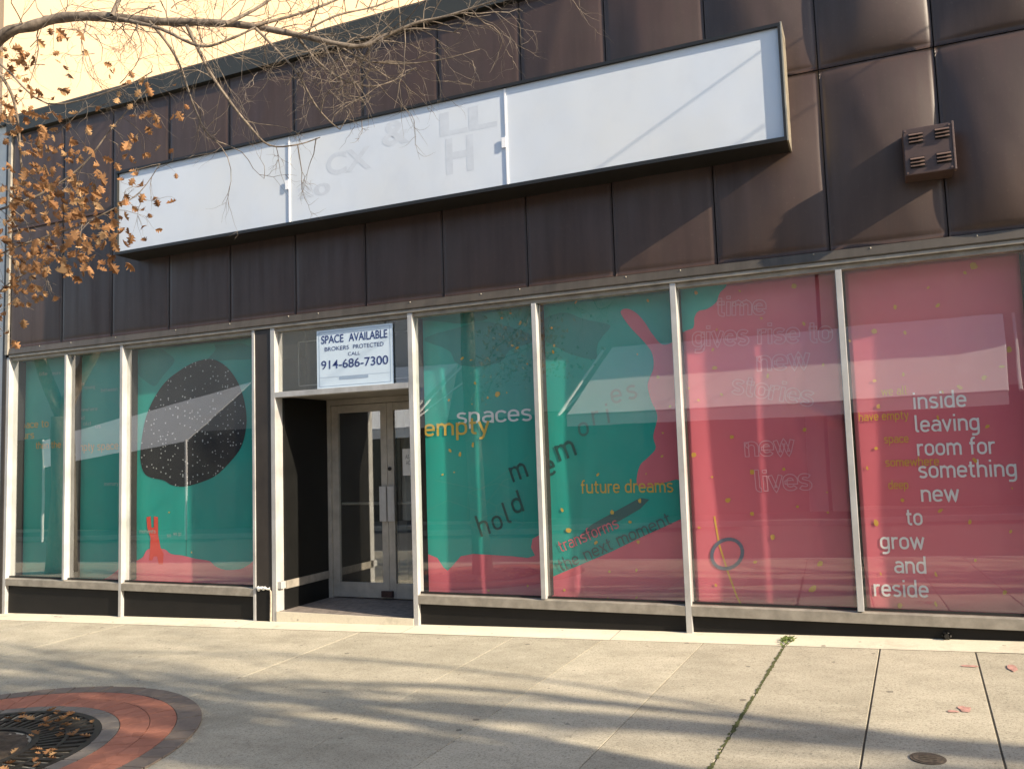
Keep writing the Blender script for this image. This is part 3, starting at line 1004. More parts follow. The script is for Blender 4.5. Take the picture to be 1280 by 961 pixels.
banner_text = {'A1': 'narrow teal banner with a few ochre words in the leftmost pane', 'A2': 'narrow teal banner with a red corner at its foot, second pane from the left',
               'A3': 'teal banner with a big black starry egg shape above a red mound', 'B1': 'teal banner reading empty spaces above a red foot, beside the entrance doors',
               'B2': 'teal and red banner reading future dreams in yellow', 'C1': 'raspberry red banner with outlined words time gives rise to new stories',
               'C2': 'raspberry red banner with white words inside leaving room for something new, rightmost pane'}
banners = {}
for bn, (x0, x1, z0, z1) in banner_rect.items():
    mb = MB()
    nx, nz = max(18, int((x1 - x0) / 0.035)), 84
    for j in range(nz + 1):
        for i in range(nx + 1):
            x = x0 + (x1 - x0) * i / nx; z = z0 + (z1 - z0) * j / nz
            mb.v.append((x, yb(bn, x, z), z))
    for j in range(nz):
        for i in range(nx):
            a = j * (nx + 1) + i
            mb.f.append([a, a + 1, a + nx + 2, a + nx + 1]); mb.m.append(0)
    o = mb.build('window_banner', M['pink'] if bn[0] == 'C' else M['teal'], smooth=True)
    sol = o.modifiers.new('cloth', 'SOLIDIFY'); sol.thickness = 0.002; sol.offset = 1
    tag(o, banner_text[bn], 'banner', 'printed banners hanging in the shop windows')
    banners[bn] = o


def clip(poly, rect):
    x0, x1, z0, z1 = rect
    def cut(p, inside, inter):
        out = []
        for i in range(len(p)):
            a, b = p[i - 1], p[i]
            ia, ib = inside(a), inside(b)
            if ib:
                if not ia: out.append(inter(a, b))
                out.append(b)
            elif ia: out.append(inter(a, b))
        return out
    def ix(v): return lambda a, b: (v, a[1] + (b[1] - a[1]) * (v - a[0]) / (b[0] - a[0]))
    def iz(v): return lambda a, b: (a[0] + (b[0] - a[0]) * (v - a[1]) / (b[1] - a[1]), v)
    for f, g in ((lambda q: q[0] >= x0, ix(x0)), (lambda q: q[0] <= x1, ix(x1)), (lambda q: q[1] >= z0, iz(z0)), (lambda q: q[1] <= z1, iz(z1))):
        poly = cut(poly, f, g)
        if len(poly) < 3: return []
    return poly


def smooth_poly(pts, n=6):
    out = []
    N = len(pts)
    for i in range(N):
        p0, p1, p2, p3 = pts[i - 1], pts[i], pts[(i + 1) % N], pts[(i + 2) % N]
        for k_ in range(n):
            t = k_ / n
            out.append(tuple(0.5 * ((2 * p1[c]) + (-p0[c] + p2[c]) * t + (2 * p0[c] - 5 * p1[c] + 4 * p2[c] - p3[c]) * t * t + (-p0[c] + 3 * p1[c] - 3 * p2[c] + p3[c]) * t ** 3) for c in (0, 1)))
    return out


def decal(bn, polys, mat, name, off):
    """a printed shape lying on the banner cloth"""
    bm = bmesh.new()
    rect = banner_rect[bn]
    for poly in polys:
        q = clip(poly, rect)
        if len(q) < 3: continue
        clean = [q[0]]
        for p in q[1:]:
            if math.hypot(p[0] - clean[-1][0], p[1] - clean[-1][1]) > 1e-4: clean.append(p)
        if math.hypot(clean[0][0] - clean[-1][0], clean[0][1] - clean[-1][1]) < 1e-4: clean.pop()
        if len(clean) < 3: continue
        tris = geometry.tessellate_polygon([[Vector((p[0], p[1], 0)) for p in clean]])
        vs_ = [bm.verts.new((p[0], 0, p[1])) for p in clean]
        for t in tris:
            try: bm.faces.new([vs_[i] for i in t])
            except ValueError: pass
    if not bm.faces:
        bm.free(); return None
    x0, x1, z0, z1 = rect
    for axis, a, b, nn in ((0, x0, x1, max(18, int((x1 - x0) / 0.035))), (2, z0, z1, 84)):
        st_ = (b - a) / nn
        for i in range(1, nn):
            co_ = [0, 0, 0]; co_[axis] = a + i * st_
            no_ = [0, 0, 0]; no_[axis] = 1
            bmesh.ops.bisect_plane(bm, geom=bm.verts[:] + bm.edges[:] + bm.faces[:], plane_co=co_, plane_no=no_, dist=1e-5)
    for f in bm.faces:
        f.normal_update()
        if f.normal.y > 0: f.normal_flip()
    for v in bm.verts: v.co.y = yb(bn, v.co.x, v.co.z) - off - 0.002
    me = bpy.data.meshes.new(name)
    bm.to_mesh(me); bm.free()
    me.materials.append(mat)
    me.polygons.foreach_set('use_smooth', [True] * len(me.polygons))
    o = bpy.data.objects.new(name, me)
    C.objects.link(o)
    o.parent = banners[bn]
    return o


def pxs(L): return [at(a, b, BY) for a, b in L]


# red ground running across the panes
foot_B = pxs([(510, 692), (535, 692), (547, 697), (555, 709), (560, 713), (566, 707), (576, 695), (592, 692), (640, 695), (660, 697), (669, 694), (664, 684), (666, 673), (677, 667), (687, 673), (691, 690), (689, 706), (690, 721), (706, 714), (732, 703), (765, 689), (800, 672), (870, 640), (880, 775), (500, 775)])
decal('B1', [foot_B], M['pink'], 'printed_shape', 0.003)
foot_B2 = pxs([(668, 667), (680, 668), (687, 673), (691, 690), (689, 706), (690, 721), (706, 714), (732, 703), (765, 689), (800, 672), (870, 640), (880, 775), (668, 775)])
decal('B2', [foot_B2], M['pink'], 'printed_shape', 0.003)
top_B = smooth_poly(pxs([(776, 391), (783, 386), (795, 391), (806, 403), (816, 418), (829, 431), (848, 425), (870, 417), (872, 590), (845, 599), (820, 606), (801, 609), (796, 601), (800, 582), (811, 571), (820, 560), (817, 545), (822, 520), (814, 500), (810, 480), (817, 460), (815, 441), (804, 426), (788, 409)]))
decal('B2', [top_B], M['pink'], 'printed_shape', 0.003)
decal('C1', [smooth_poly(pxs([(835, 340), (907, 340), (908, 357), (900, 366), (895, 378), (884, 386), (873, 389), (868, 397), (867, 408), (861, 412), (835, 414)]))], M['teal'], 'printed_shape', 0.003)
# pale beam and grey patches on the second teal banner
decal('B2', [pxs([(722, 672), (740, 655), (800, 622), (812, 624), (800, 636), (745, 668), (728, 676)])], M['greyink'], 'printed_shape', 0.0025)
mound = smooth_poly(pxs([(60, 745), (100, 728), (128, 724), (140, 718), (152, 708), (163, 703), (178, 697), (186, 686), (205, 686), (214, 692), (228, 694), (245, 698), (262, 701), (270, 708), (282, 712), (300, 711), (312, 705), (330, 695), (340, 760), (60, 760)]))
decal('A2', [mound], M['pink'], 'printed_shape', 0.003)
decal('A3', [mound], M['pink'], 'printed_shape', 0.003)
tower = pxs([(184, 646), (189, 645), (190, 659), (193, 659), (193, 645), (198, 646), (198, 668), (201, 684), (205, 692), (204, 705), (199, 705), (197, 695), (193, 695), (191, 700), (187, 700), (188, 690), (189, 672), (185, 660)])
decal('A3', [tower], M['redink'], 'printed_tower', 0.0045)
egg = smooth_poly(pxs([(265, 449), (245, 452), (225, 463), (207, 478), (193, 498), (183, 521), (178, 546), (176, 570), (179, 587), (187, 596), (205, 600), (215, 606), (230, 608), (250, 603), (270, 594), (290, 575), (303, 556), (309, 530), (307, 505), (299, 480), (284, 459)]), 5)
decal('A3', [egg], M['egg'], 'starry_egg', 0.003)
# dim teal patches printed over the field
rk = random.Random(9)
for bn, cen in (('B1', [(600, 430, 60, 22), (560, 395, 40, 10)]), ('B2', [(720, 420, 40, 30)]), ('A3', [(290, 440, 30, 14), (190, 450, 22, 26)])):
    polys = []
    for (a, b, rx, ry) in cen:
        polys.append(pxs([(a + rx * math.cos(t) * (1 + .3 * math.sin(3 * t + a)), b + ry * math.sin(t) * (1 + .3 * math.cos(2 * t + b))) for t in [i * 2 * math.pi / 26 for i in range(26)]]))
    decal(bn, polys, cloth('deep_teal_print', (0.022, 0.30, 0.265)), 'printed_shape', 0.0015)

# confetti specks
spots = {'B1': [(628, 398, 2), (641, 432, 3), (647, 435, 3), (578, 448, 3), (589, 450, 2), (594, 479, 3), (610, 497, 3), (622, 493, 6), (634, 491, 2), (562, 500, 3), (590, 505, 2), (575, 568, 4), (568, 590, 2), (591, 556, 4), (563, 563, 3), (554, 593, 2), (660, 732, 2), (611, 738, 2), (639, 392, 2), (651, 404, 3), (660, 455, 2)],
         'B2': [(720, 378, 3), (810, 376, 3), (693, 432, 3), (692, 440, 4), (690, 410, 2), (823, 471, 3), (838, 508, 3), (797, 443, 2), (747, 593, 3), (800, 626, 5), (765, 640, 5), (711, 663, 5), (745, 678, 5), (798, 677, 4), (788, 652, 3), (703, 637, 3), (762, 714, 3), (796, 712, 3), (706, 737, 3), (760, 747, 2), (829, 541, 2), (828, 570, 3), (808, 592, 2), (796, 746, 2)],
         'C1': [(870, 366, 4), (925, 364, 3), (993, 358, 5), (1005, 405, 4), (891, 437, 3), (896, 412, 2), (893, 460, 5), (960, 470, 4), (1029, 456, 4), (902, 493, 3), (873, 500, 3), (861, 485, 2), (915, 546, 5), (867, 568, 6), (940, 590, 5), (980, 586, 4), (890, 596, 3), (910, 625, 6), (940, 642, 5), (874, 659, 4), (966, 671, 7), (944, 702, 5), (1025, 704, 6), (1016, 735, 6), (895, 731, 4), (997, 633, 3), (1006, 537, 4), (1035, 640, 2), (1034, 615, 2), (952, 398, 3)],
         'C2': [(1217, 333, 8), (1206, 341, 4), (1160, 360, 3), (1119, 384, 4), (1172, 382, 4), (1093, 414, 6), (1131, 416, 3), (1062, 426, 3), (1129, 468, 4), (1093, 476, 4), (1199, 484, 6), (1230, 472, 6), (1261, 437, 6), (1252, 458, 4), (1098, 508, 5), (1172, 522, 4), (1234, 533, 6), (1095, 560, 4), (1084, 585, 4), (1218, 575, 5), (1128, 625, 5), (1175, 638, 5), (1095, 653, 5), (1212, 652, 6), (1263, 664, 5), (1219, 700, 4), (1170, 718, 4), (1101, 717, 3), (1256, 740, 5), (1170, 755, 5), (1125, 757, 5), (1178, 490, 3), (1265, 610, 2)],
         'A3': [(212, 640, 2), (240, 690, 2)]}
rc = random.Random(2)
for bn, L in spots.items():
    polys = []
    for (a, b, r_) in L:
        a += 0; n = 7
        w = r_ * rc.uniform(0.5, 0.95); h = r_ * rc.uniform(0.35, 0.7); ro = rc.uniform(0, 3)
        pl_ = []
        for i in range(n):
            t = 2 * math.pi * i / n + rc.uniform(-.25, .25)
            k2 = rc.uniform(0.75, 1.15)
            u, v = w * k2 * math.cos(t), h * k2 * math.sin(t)
            pl_.append((a + u * math.cos(ro) - v * math.sin(ro), b + u * math.sin(ro) + v * math.cos(ro)))
        polys.append(pxs(pl_))
    decal(bn, polys, M['olive'] if bn[0] == 'C' else M['orange'], 'confetti', 0.006)


# monoline lettering: x-height 5, ascender 7.2, descender -2, stroke 0.85
def arcp(cx, cy, rx, ry, a0, a1, n=10):
    return [(cx + rx * math.cos(R(a0 + (a1 - a0) * i / n)), cy + ry * math.sin(R(a0 + (a1 - a0) * i / n))) for i in range(n + 1)]


def bowl(w=4.0, h=5.0, y0=0.0):
    o = 0.42; r = 1.45
    x0, x1, b, t = o, w - o, y0 + o, y0 + h - o
    return (arcp(x1 - r, t - r, r, r, 0, 90, 6) + arcp(x0 + r, t - r, r, r, 90, 180, 6) + arcp(x0 + r, b + r, r, r, 180, 270, 6) + arcp(x1 - r, b + r, r, r, 270, 360, 6) + [(x1, t - r)])


def arch(x0, x1, leg=0.0):
    r = (x1 - x0) / 2 if x1 - x0 < 2.9 else 1.4
    return [(x0, 3.4)] + arcp(x0 + r, 4.58 - r, r, r, 170, 90, 5) + arcp(x1 - r, 4.58 - r, r, r, 90, 0, 6) + [(x1, leg)]


GL = {
    'a': (4.1, [[(0.75, 4.2)] + arcp(1.9, 3.6, 1.1, 0.98, 130, 90, 3) + arcp(2.3, 3.3, 1.38, 1.28, 90, 0, 6) + [(3.68, 0)], [(3.68, 2.85), (1.75, 2.85)] + arcp(1.75, 1.64, 1.33, 1.21, 90, 270, 10) + [(2.4, 0.43)] + arcp(2.4, 1.6, 1.28, 1.17, 270, 350, 5)]),
    'b': (4.2, [bowl(), [(0.45, 0), (0.45, 7.2)]]),
    'c': (3.8, [arcp(2.1, 3.1, 1.68, 1.48, 25, 90, 4) + arcp(1.85, 3.13, 1.43, 1.45, 90, 180, 5) + arcp(1.85, 1.87, 1.43, 1.45, 180, 270, 5) + arcp(2.1, 1.9, 1.68, 1.48, 270, 335, 4)]),
    'd': (4.2, [bowl(), [(3.58, 0), (3.58, 7.2)]]),
    'e': (4.0, [[(0.42, 2.55), (3.58, 2.55)] + arcp(2.13, 3.13, 1.45, 1.45, 0, 90, 5) + arcp(1.87, 3.13, 1.45, 1.45, 90, 180, 5) + arcp(1.87, 1.87, 1.45, 1.45, 180, 270, 5) + arcp(2.2, 1.9, 1.5, 1.48, 270, 325, 4)]),
    'f': (2.6, [[(1.1, 0), (1.1, 5.6)] + arcp(2.1, 5.6, 1.0, 1.2, 180, 95, 5) + [(2.6, 6.8)], [(0.1, 4.6), (2.4, 4.6)]]),
    'g': (4.2, [bowl(), [(3.58, 5.0), (3.58, -0.4)] + arcp(2.2, -0.4, 1.38, 1.3, 0, -90, 6) + [(0.8, -1.65)]]),
    'h': (4.2, [[(0.55, 0), (0.55, 7.2)], arch(0.55, 3.6)]),
    'i': (1.4, [[(0.7, 0), (0.7, 5.0)], [(0.7, 6.1), (0.7, 7.0)]]),
    'l': (1.9, [[(0.7, 7.2), (0.7, 1.2)] + arcp(1.45, 1.2, 0.75, 0.8, 180, 270, 4) + [(1.8, 0.4)]]),
    'm': (6.4, [[(0.55, 0), (0.55, 5.0)], arch(0.55, 3.2), arch(3.2, 5.85)]),
    'n': (4.2, [[(0.55, 0), (0.55, 5.0)], arch(0.55, 3.6)]),
    'o': (4.0, [bowl()]),
    'p': (4.2, [bowl(), [(0.45, 5.0), (0.45, -2.0)]]),
    'r': (2.8, [[(0.55, 0), (0.55, 5.0)], [(0.55, 3.3)] + arcp(2.0, 3.2, 1.42, 1.38, 160, 75, 6) + [(2.75, 4.45)]]),
    's': (3.7, [arcp(2.0, 3.5, 1.45, 1.08, 35, 90, 4) + arcp(1.7, 3.62, 1.2, 0.96, 95, 255, 8) + [(1.95, 2.55)] + arcp(2.05, 1.4, 1.2, 1.05, 75, -90, 8) + arcp(1.7, 1.5, 1.4, 1.12, 265, 215, 4)]),
    't': (2.7, [[(1.05, 6.4), (1.05, 1.4)] + arcp(2.0, 1.4, 0.95, 1.0, 180, 270, 5) + [(2.55, 0.4)], [(0.1, 4.6), (2.5, 4.6)]]),
    'u': (4.2, [[(0.55, 5.0), (0.55, 1.8)] + arcp(1.95, 1.8, 1.4, 1.38, 180, 270, 6) + arcp(2.2, 1.8, 1.4, 1.38, 270, 350, 5), [(3.6, 5.0), (3.6, 0)]]),
    'v': (3.8, [[(0.3, 5.0), (1.9, 0.3), (3.5, 5.0)]]),
    'w': (5.8, [[(0.3, 5.0), (1.6, 0.3), (2.9, 4.6), (4.2, 0.3), (5.5, 5.0)]]),
    'y': (3.8, [[(0.3, 5.0), (1.95, 0.5)], [(3.5, 5.0), (1.7, -0.9), (1.1, -1.6), (0.3, -1.65)]]),
    ' ': (2.0, []),
}


def densify(p, d=0.45):
    out = [p[0]]
    for a, b in zip(p, p[1:]):
        n = max(1, int(math.hypot(b[0] - a[0], b[1] - a[1]) / d))
        out += [(a[0] + (b[0] - a[0]) * i / n, a[1] + (b[1] - a[1]) * i / n) for i in range(1, n + 1)]
    return out


def offsets(p, w):
    L, Rr = [], []
    n = len(p)
    for i in range(n):
        a, b, c = p[max(i - 1, 0)], p[i], p[min(i + 1, n - 1)]
        d1 = Vector((b[0] - a[0], b[1] - a[1])) if i > 0 else Vector((c[0] - b[0], c[1] - b[1]))
        d2 = Vector((c[0] - b[0], c[1] - b[1])) if i < n - 1 else d1
        d1.normalize(); d2.normalize()
        t = (d1 + d2)
        if t.length < 1e-6: t = d1
        t.normalize()
        nn = Vector((-t.y, t.x))
        k2 = min(1.6, 1 / max(0.5, nn.dot(Vector((-d1.y, d1.x)))))
        L.append((b[0] + nn.x * w * k2, b[1] + nn.y * w * k2)); Rr.append((b[0] - nn.x * w * k2, b[1] - nn.y * w * k2))
    return L, Rr


def words(bn, text, p0, p1, xh, mat, off=0.005, outline=False, weight=0.85, name='lettering'):
    """text running from world point p0 to p1 along its baseline; xh = x-height in metres"""
    tw = sum(GL[c][0] + 0.55 for c in text) - 0.55
    dx, dz = p1[0] - p0[0], p1[1] - p0[1]
    ln = math.hypot(dx, dz)
    ca, sa = dx / ln, dz / ln
    sx_ = ln / tw; sy_ = xh / 5.0
    mb = MB()
    cnt = [0]
    def put(L, Rr):
        o_ = off + 0.002 + 0.00012 * (cnt[0] % 12); cnt[0] += 1
        n = len(L); base = len(mb.v)
        for q in L + Rr:
            x = p0[0] + q[0] * sx_ * ca - q[1] * sy_ * sa
            z = p0[1] + q[0] * sx_ * sa + q[1] * sy_ * ca
            mb.v.append((x, yb(bn, x, z) - o_, z))
        for i in range(n - 1):
            mb.f.append([base + i, base + n + i, base + n + i + 1, base + i + 1]); mb.m.append(0)
    u = 0.0
    for c in text:
        w, strokes = GL[c]
        for s in strokes:
            p = [(u + a, b) for a, b in densify(s)]
            if outline:
                L, Rr = offsets(p, 0.62)
                loop = L + Rr[::-1] + [L[0]]
                loop = densify(loop, 0.4)
                put(*offsets(loop, 0.15))
            else:
                put(*offsets(p, weight / 2))
        u += w + 0.55
    o = mb.build(name, mat, banners[bn])
    return o


def hline(bn, text, a, b, y, xh, mat, **kw):
    p0 = at(a, y, BY); p1 = at(b, y, BY)
    words(bn, text, p0, (p1[0], p0[1]), xh, mat, **kw)


# right-hand red banner
for (t, a, b, y) in (('inside', 1141.5, 1208.5, 511.5), ('leaving', 1143.6, 1225.4, 540.3), ('room for', 1146.6, 1244.7, 569.6), ('something', 1148.4, 1272, 597.4), ('new', 1151.4, 1199.4, 626.9), ('to', 1133.3, 1153.6, 656.2), ('grow', 1100.7, 1156, 685.8), ('and', 1118.2, 1158.7, 716), ('reside', 1092.6, 1161.1, 744.6)):
    hline('C2', t, a, b, y, 0.098, M['whiteink'], weight=0.92)
for (t, a, b, y) in (('we all', 1102, 1134, 494.7), ('have empty', 1073.6, 1136, 526.4), ('space', 1105.3, 1136, 554), ('somewhere', 1106.8, 1174, 583), ('deep', 1110.7, 1136, 611.2)):
    hline('C2', t, a, b, y, 0.052, M['olive'], off=0.0075)
# outlined words
for (t, p, q, xh) in (('time', (896, 395), (957, 393), 0.125), ('gives rise to', (866, 433), (1040, 427), 0.130), ('new', (947, 464), (1012, 460), 0.130), ('stories', (914, 491), (1015, 508), 0.125), ('new', (932, 570.7), (993, 567.5), 0.125), ('lives', (945, 614), (1015, 611), 0.130)):
    words('C1', t, at(*p, BY), at(*q, BY), xh, M['paleink'], outline=True)
# first teal banner
hline('B1', 'spaces', 571, 666, 530.5, 0.122, M['whiteink'], off=0.0045)
hline('B1', 'empty', 531, 612, 545.5, 0.128, M['orange'], off=0.0075)
for bn, ch, x, y, sc in (('B1', 'h', 601, 671, 1), ('B1', 'o', 618, 664, .95), ('B1', 'l', 634, 655, 1), ('B1', 'd', 643, 643, 1), ('B1', 'm', 641, 603, 1), ('B2', 'e', 683, 597, 1.05), ('B2', 'm', 699, 577, 1.05)):
    p0 = at(x, y, BY); xh = 0.15 * sc; w = GL[ch][0] / 5 * xh
    words(bn, ch, p0, (p0[0] + w * 0.95, p0[1] + w * 0.32), xh, M['darkink'])
for ch, x, y in (('o', 724, 546), ('r', 741, 532), ('i', 759, 529), ('e', 765, 505), ('s', 785, 500)):
    p0 = at(x, y, BY); xh = 0.135; w = GL[ch][0] / 5 * xh
    words('B2', ch, p0, (p0[0] + w, p0[1] + w * 0.12), xh, M['mutedink'])
hline('B2', 'future dreams', 727, 842.5, 616.5, 0.088, M['orange'], off=0.0075)
words('B2', 'transforms', at(702, 690, BY), at(775, 659, BY), 0.082, M['pink'], off=0.0075, weight=0.7)
words('B2', 'the next moment'.replace('x', 'v'), at(702, 714, BY), at(846, 652, BY), 0.085, M['mutedink'], off=0.0075, weight=0.7) if False else None
GL['x'] = (3.8, [[(0.4, 0.0), (3.4, 5.0)], [(0.4, 5.0), (3.4, 0.0)]])
words('B2', 'the next moment', at(702, 714, BY), at(841, 654, BY), 0.085, M['greyink'], off=0.0090, weight=0.8)
# left panes
hline('A1', 'space to', 22, 62, 536, 0.07, M['orange'])
hline('A1', 'ours', 22, 44, 549, 0.07, M['orange'])
hline('A1', 'then the', 46, 77, 561, 0.065, M['olive'])
hline('A2', 'empty space', 93, 148, 564, 0.075, M['olive'])
for bn, t, a, b, y in (('A2', 'places', 93, 107, 483), ('A2', 'moving', 106, 120, 487), ('A2', 'between', 127, 147, 490), ('A2', 'somewhere', 95, 123, 515), ('A2', 'and', 97, 107, 525), ('A2', 'old', 105, 115, 532), ('A2', 'us', 120, 127, 535), ('A2', 'memory', 131, 148, 607), ('A2', 'then', 93, 101, 643), ('A3', 'moments', 175, 195, 666), ('A3', 'so', 209, 214, 671), ('A3', 'we go', 217, 227, 669), ('A3', 'to', 160, 166, 664), ('A1', 'more', 66, 76, 469), ('A1', 'life', 50, 60, 470)):
    hline(bn, t, a, b, y, 0.035, cloth('faint_white_ink', (0.42, 0.60, 0.56)), off=0.0045)
# faint line-drawn boxes on the first teal banner
def linework(bn, L, mat, w=0.004, off=0.004):
    mb = MB(); c = 0
    for pl_ in L:
        pts_ = densify(pxs(pl_), 0.05)
        A, B_ = offsets(pts_, w / 2)
        base = len(mb.v); n = len(A); o_ = off + c * 0.00015; c += 1
        for q in A + B_: mb.v.append((q[0], yb(bn, *q) - o_, q[1]))
        for i in range(n - 1):
            mb.f.append([base + i, base + n + i, base + n + i + 1, base + i + 1]); mb.m.append(0)
    mb.build('line_drawing', mat, banners[bn])


linework('B1', [[(536, 716), (575, 722), (622, 708), (584, 700), (536, 716)], [(536, 716), (575, 730), (622, 708)], [(585, 655), (620, 672), (655, 655), (620, 640), (585, 655)], [(585, 615), (620, 632), (655, 615), (620, 604), (585, 615)], [(585, 615), (585, 655)], [(655, 615), (655, 655)], [(620, 632), (620, 672)], [(530, 640), (560, 625), (600, 640), (630, 600), (664, 590)], [(545, 600), (600, 612), (662, 570)]], M['teal_line'])
linework('C1', [[(893, 645), (899, 680), (910, 715), (921, 745), (928, 758)]], M['olive'], 0.016)
ring_pts = [(909 + 20 * math.cos(t) * .92 + 5 * math.sin(t), 692 + 17 * math.sin(t) - 7 * math.cos(t)) for t in [i * 2 * math.pi / 30 for i in range(31)]]
linework('C1', [ring_pts], cloth('slate_blue_ink', (0.14, 0.16, 0.22)), 0.03, 0.006)
linework('A3', [[(233, 625), (233, 716)]], M['darkink'], 0.006)

# ------------------------------------------------------------------ box sign on the fascia
SX0, SX1, SZ0, SZ1, SD = -8.050, -0.483, 4.070, 5.080, -0.360
sb = empty('box_sign', ((SX0 + SX1) / 2, 0, SZ0), 'long blank white box sign in a black frame mounted on the brown fascia', 'sign')
f = MB()
f.box(SX0, SX1, SD, -0.02, SZ1 - 0.028, SZ1)
f.box(SX0, SX1, SD, -0.02, SZ0, SZ0 + 0.034)
f.box(SX0, SX0 + 0.026, SD, -0.02, SZ0 + 0.0345, SZ1 - 0.0285)
f.box(SX1 - 0.022, SX1 - 0.003, SD, -0.02, SZ0 + 0.0345, SZ1 - 0.0285)
f.box(SX0 + 0.03, SX1 - 0.03, -0.06, -0.05, SZ0 + 0.035, SZ1 - 0.03)
f.build('sign_frame', M['signframe'], sb)
MB().box(SX1 - 0.0025, SX1 + 0.012, SD + 0.002, -0.03, SZ0 - 0.004, SZ1 + 0.006).build('sign_edge', M['signedge'], sb, bevel=0.003)
FY = SD + 0.030
segs = [SX0 + 0.027, at(362, 230, FY)[0], at(633, 170, FY)[0], SX1 - 0.0225]
for i in range(3):
    a, b = segs[i] + 0.002, segs[i + 1] - 0.002
    mb = MB()
    nx, nz = 40, 12
    for j in range(nz + 1):
        for q in range(nx + 1):
            x = a + (b - a) * q / nx; z = SZ0 + 0.035 + (SZ1 - SZ0 - 0.064) * j / nz
            y = FY
            mb.v.append((x, y, z))
    for j in range(nz):
        for q in range(nx):
            c_ = j * (nx + 1) + q
            mb.f.append([c_, c_ + 1, c_ + nx + 2, c_ + nx + 1]); mb.m.append(0)
    mb.build('sign_face', M['sign'], sb, smooth=True)
for i in (1, 2):
    MB().box(segs[i] - 0.008, segs[i] + 0.008, FY - 0.010, FY - 0.002, SZ0 + 0.04, SZ1 - 0.035).build('face_joiner', M['signtape'], sb)
    MB().box(segs[i] - 0.045, segs[i] - 0.002, FY - 0.018, FY - 0.011, SZ0 + 0.40, SZ0 + 0.50).build('joiner_clip', M['signtape'], sb)
# ghosts of the old lettering left in the middle face
gy = FY - 0.0008


def ghost(body, x, z, w, h):
    o = font_text('ghost_lettering', body, x, z, w, h, gy, M['ghost'], sb, bold=0.03)


gx0, gz0 = at(478, 185, FY); ghost('&', gx0, gz0, 0.32, 0.26)
gx0, gz0 = at(408, 221, FY); ghost('CX', gx0, gz0, 0.55, 0.24)
gx0, gz0 = at(558, 219, FY); ghost('H', gx0, gz0, 0.30, 0.36)
gx0, gz0 = at(550, 172, FY); ghost('LL', gx0, gz0, 0.62, 0.24)
gx0, gz0 = at(372, 250, FY); ghost('20', gx0, gz0, 0.42, 0.13)

# ------------------------------------------------------------------ alarm box
ab = empty('alarm_box', (0.547, -0.02, 3.66), 'square brown louvred alarm box fixed to the fascia right of the white sign', 'alarm box')
AX0, AX1, AZ0, AZ1, AD = 0.377, 0.722, 3.655, 4.030, -0.255
a_ = MB().box(AX0, AX1, AD, -0.02, AZ0, AZ1)
a_.build('cover', M['brownbox'], ab, bevel=0.008)
MB().box(AX1 - 0.001, AX1 + 0.014, AD - 0.006, AD + 0.05, AZ0 - 0.004, AZ1 + 0.006).build('edge_flange', M['slat'], ab, bevel=0.003)
for (u, v) in ((0.26, 0.77), (0.80, 0.79), (0.26, 0.25), (0.80, 0.27)):
    cx_, cz_ = AX0 + u * (AX1 - AX0), AZ0 + v * (AZ1 - AZ0)
    vent = MB().box(cx_ - 0.052, cx_ + 0.052, AD - 0.003, AD - 0.0005, cz_ - 0.044, cz_ + 0.044).build('vent', M['black'], ab)
    for k_ in (-1, 0, 1):
        s = MB()
        zc = cz_ + k_ * 0.028
        s.prism([(cx_ - 0.05, AD - 0.004, zc + 0.012), (cx_ - 0.05, AD - 0.022, zc - 0.004), (cx_ - 0.05, AD - 0.020, zc - 0.008), (cx_ - 0.05, AD - 0.004, zc + 0.004)], (0.10, 0, 0))
        so_ = s.build('louvre', M['slat'], vent)
        so_.matrix_parent_inverse = Matrix.Identity(4)
scr = MB()
for (u, v) in ((0.05, 0.95), (0.95, 0.95), (0.05, 0.05), (0.95, 0.05)):
    x, z = AX0 + u * (AX1 - AX0), AZ0 + v * (AZ1 - AZ0)
    scr.tube([(x, AD, z), (x, AD - 0.006, z)], 0.008, 8)
scr.build('screws', M['slat'], ab)

# ------------------------------------------------------------------ neighbours
nb = empty('annex_building', (-14, 0, -0.3), 'low off white annex at the left edge beside the brown shop', 'building')
MB().box(-22, -10.49, 0.03, 0.59, -0.9, 6.25).build('wall', M['offwhite'], nb)
MB().box(-22, -10.485, -0.02, 0.58, 6.255, 6.36).build('coping', M['cap'], nb)
wf = MB(); wf.box(-13.4, -11.2, 0.0, 0.028, 0.4, 2.7); wfo = wf.build('window', M['alu_dull'], nb)
MB().box(-13.3, -11.3, -0.004, -0.001, 0.5, 2.6).build('window_glass', M['oppdark'], wfo).matrix_parent_inverse = Matrix.Identity(4)
tall = empty('peach_building', (-17, 20, 0), 'tall peach stuccoed building rising behind the shop parapet', 'building')
tw_ = MB().box(-24, -11.45, 0.6, 60, -1, 34)
tw_.build('wall', M['peach'], tall)
MB().box(-24.1, -11.35, 0.5, 60.1, 34.003, 34.5).build('coping', M['cap'], tall)

# opposite side of the street (seen mirrored in the glass)
OY = -17.4


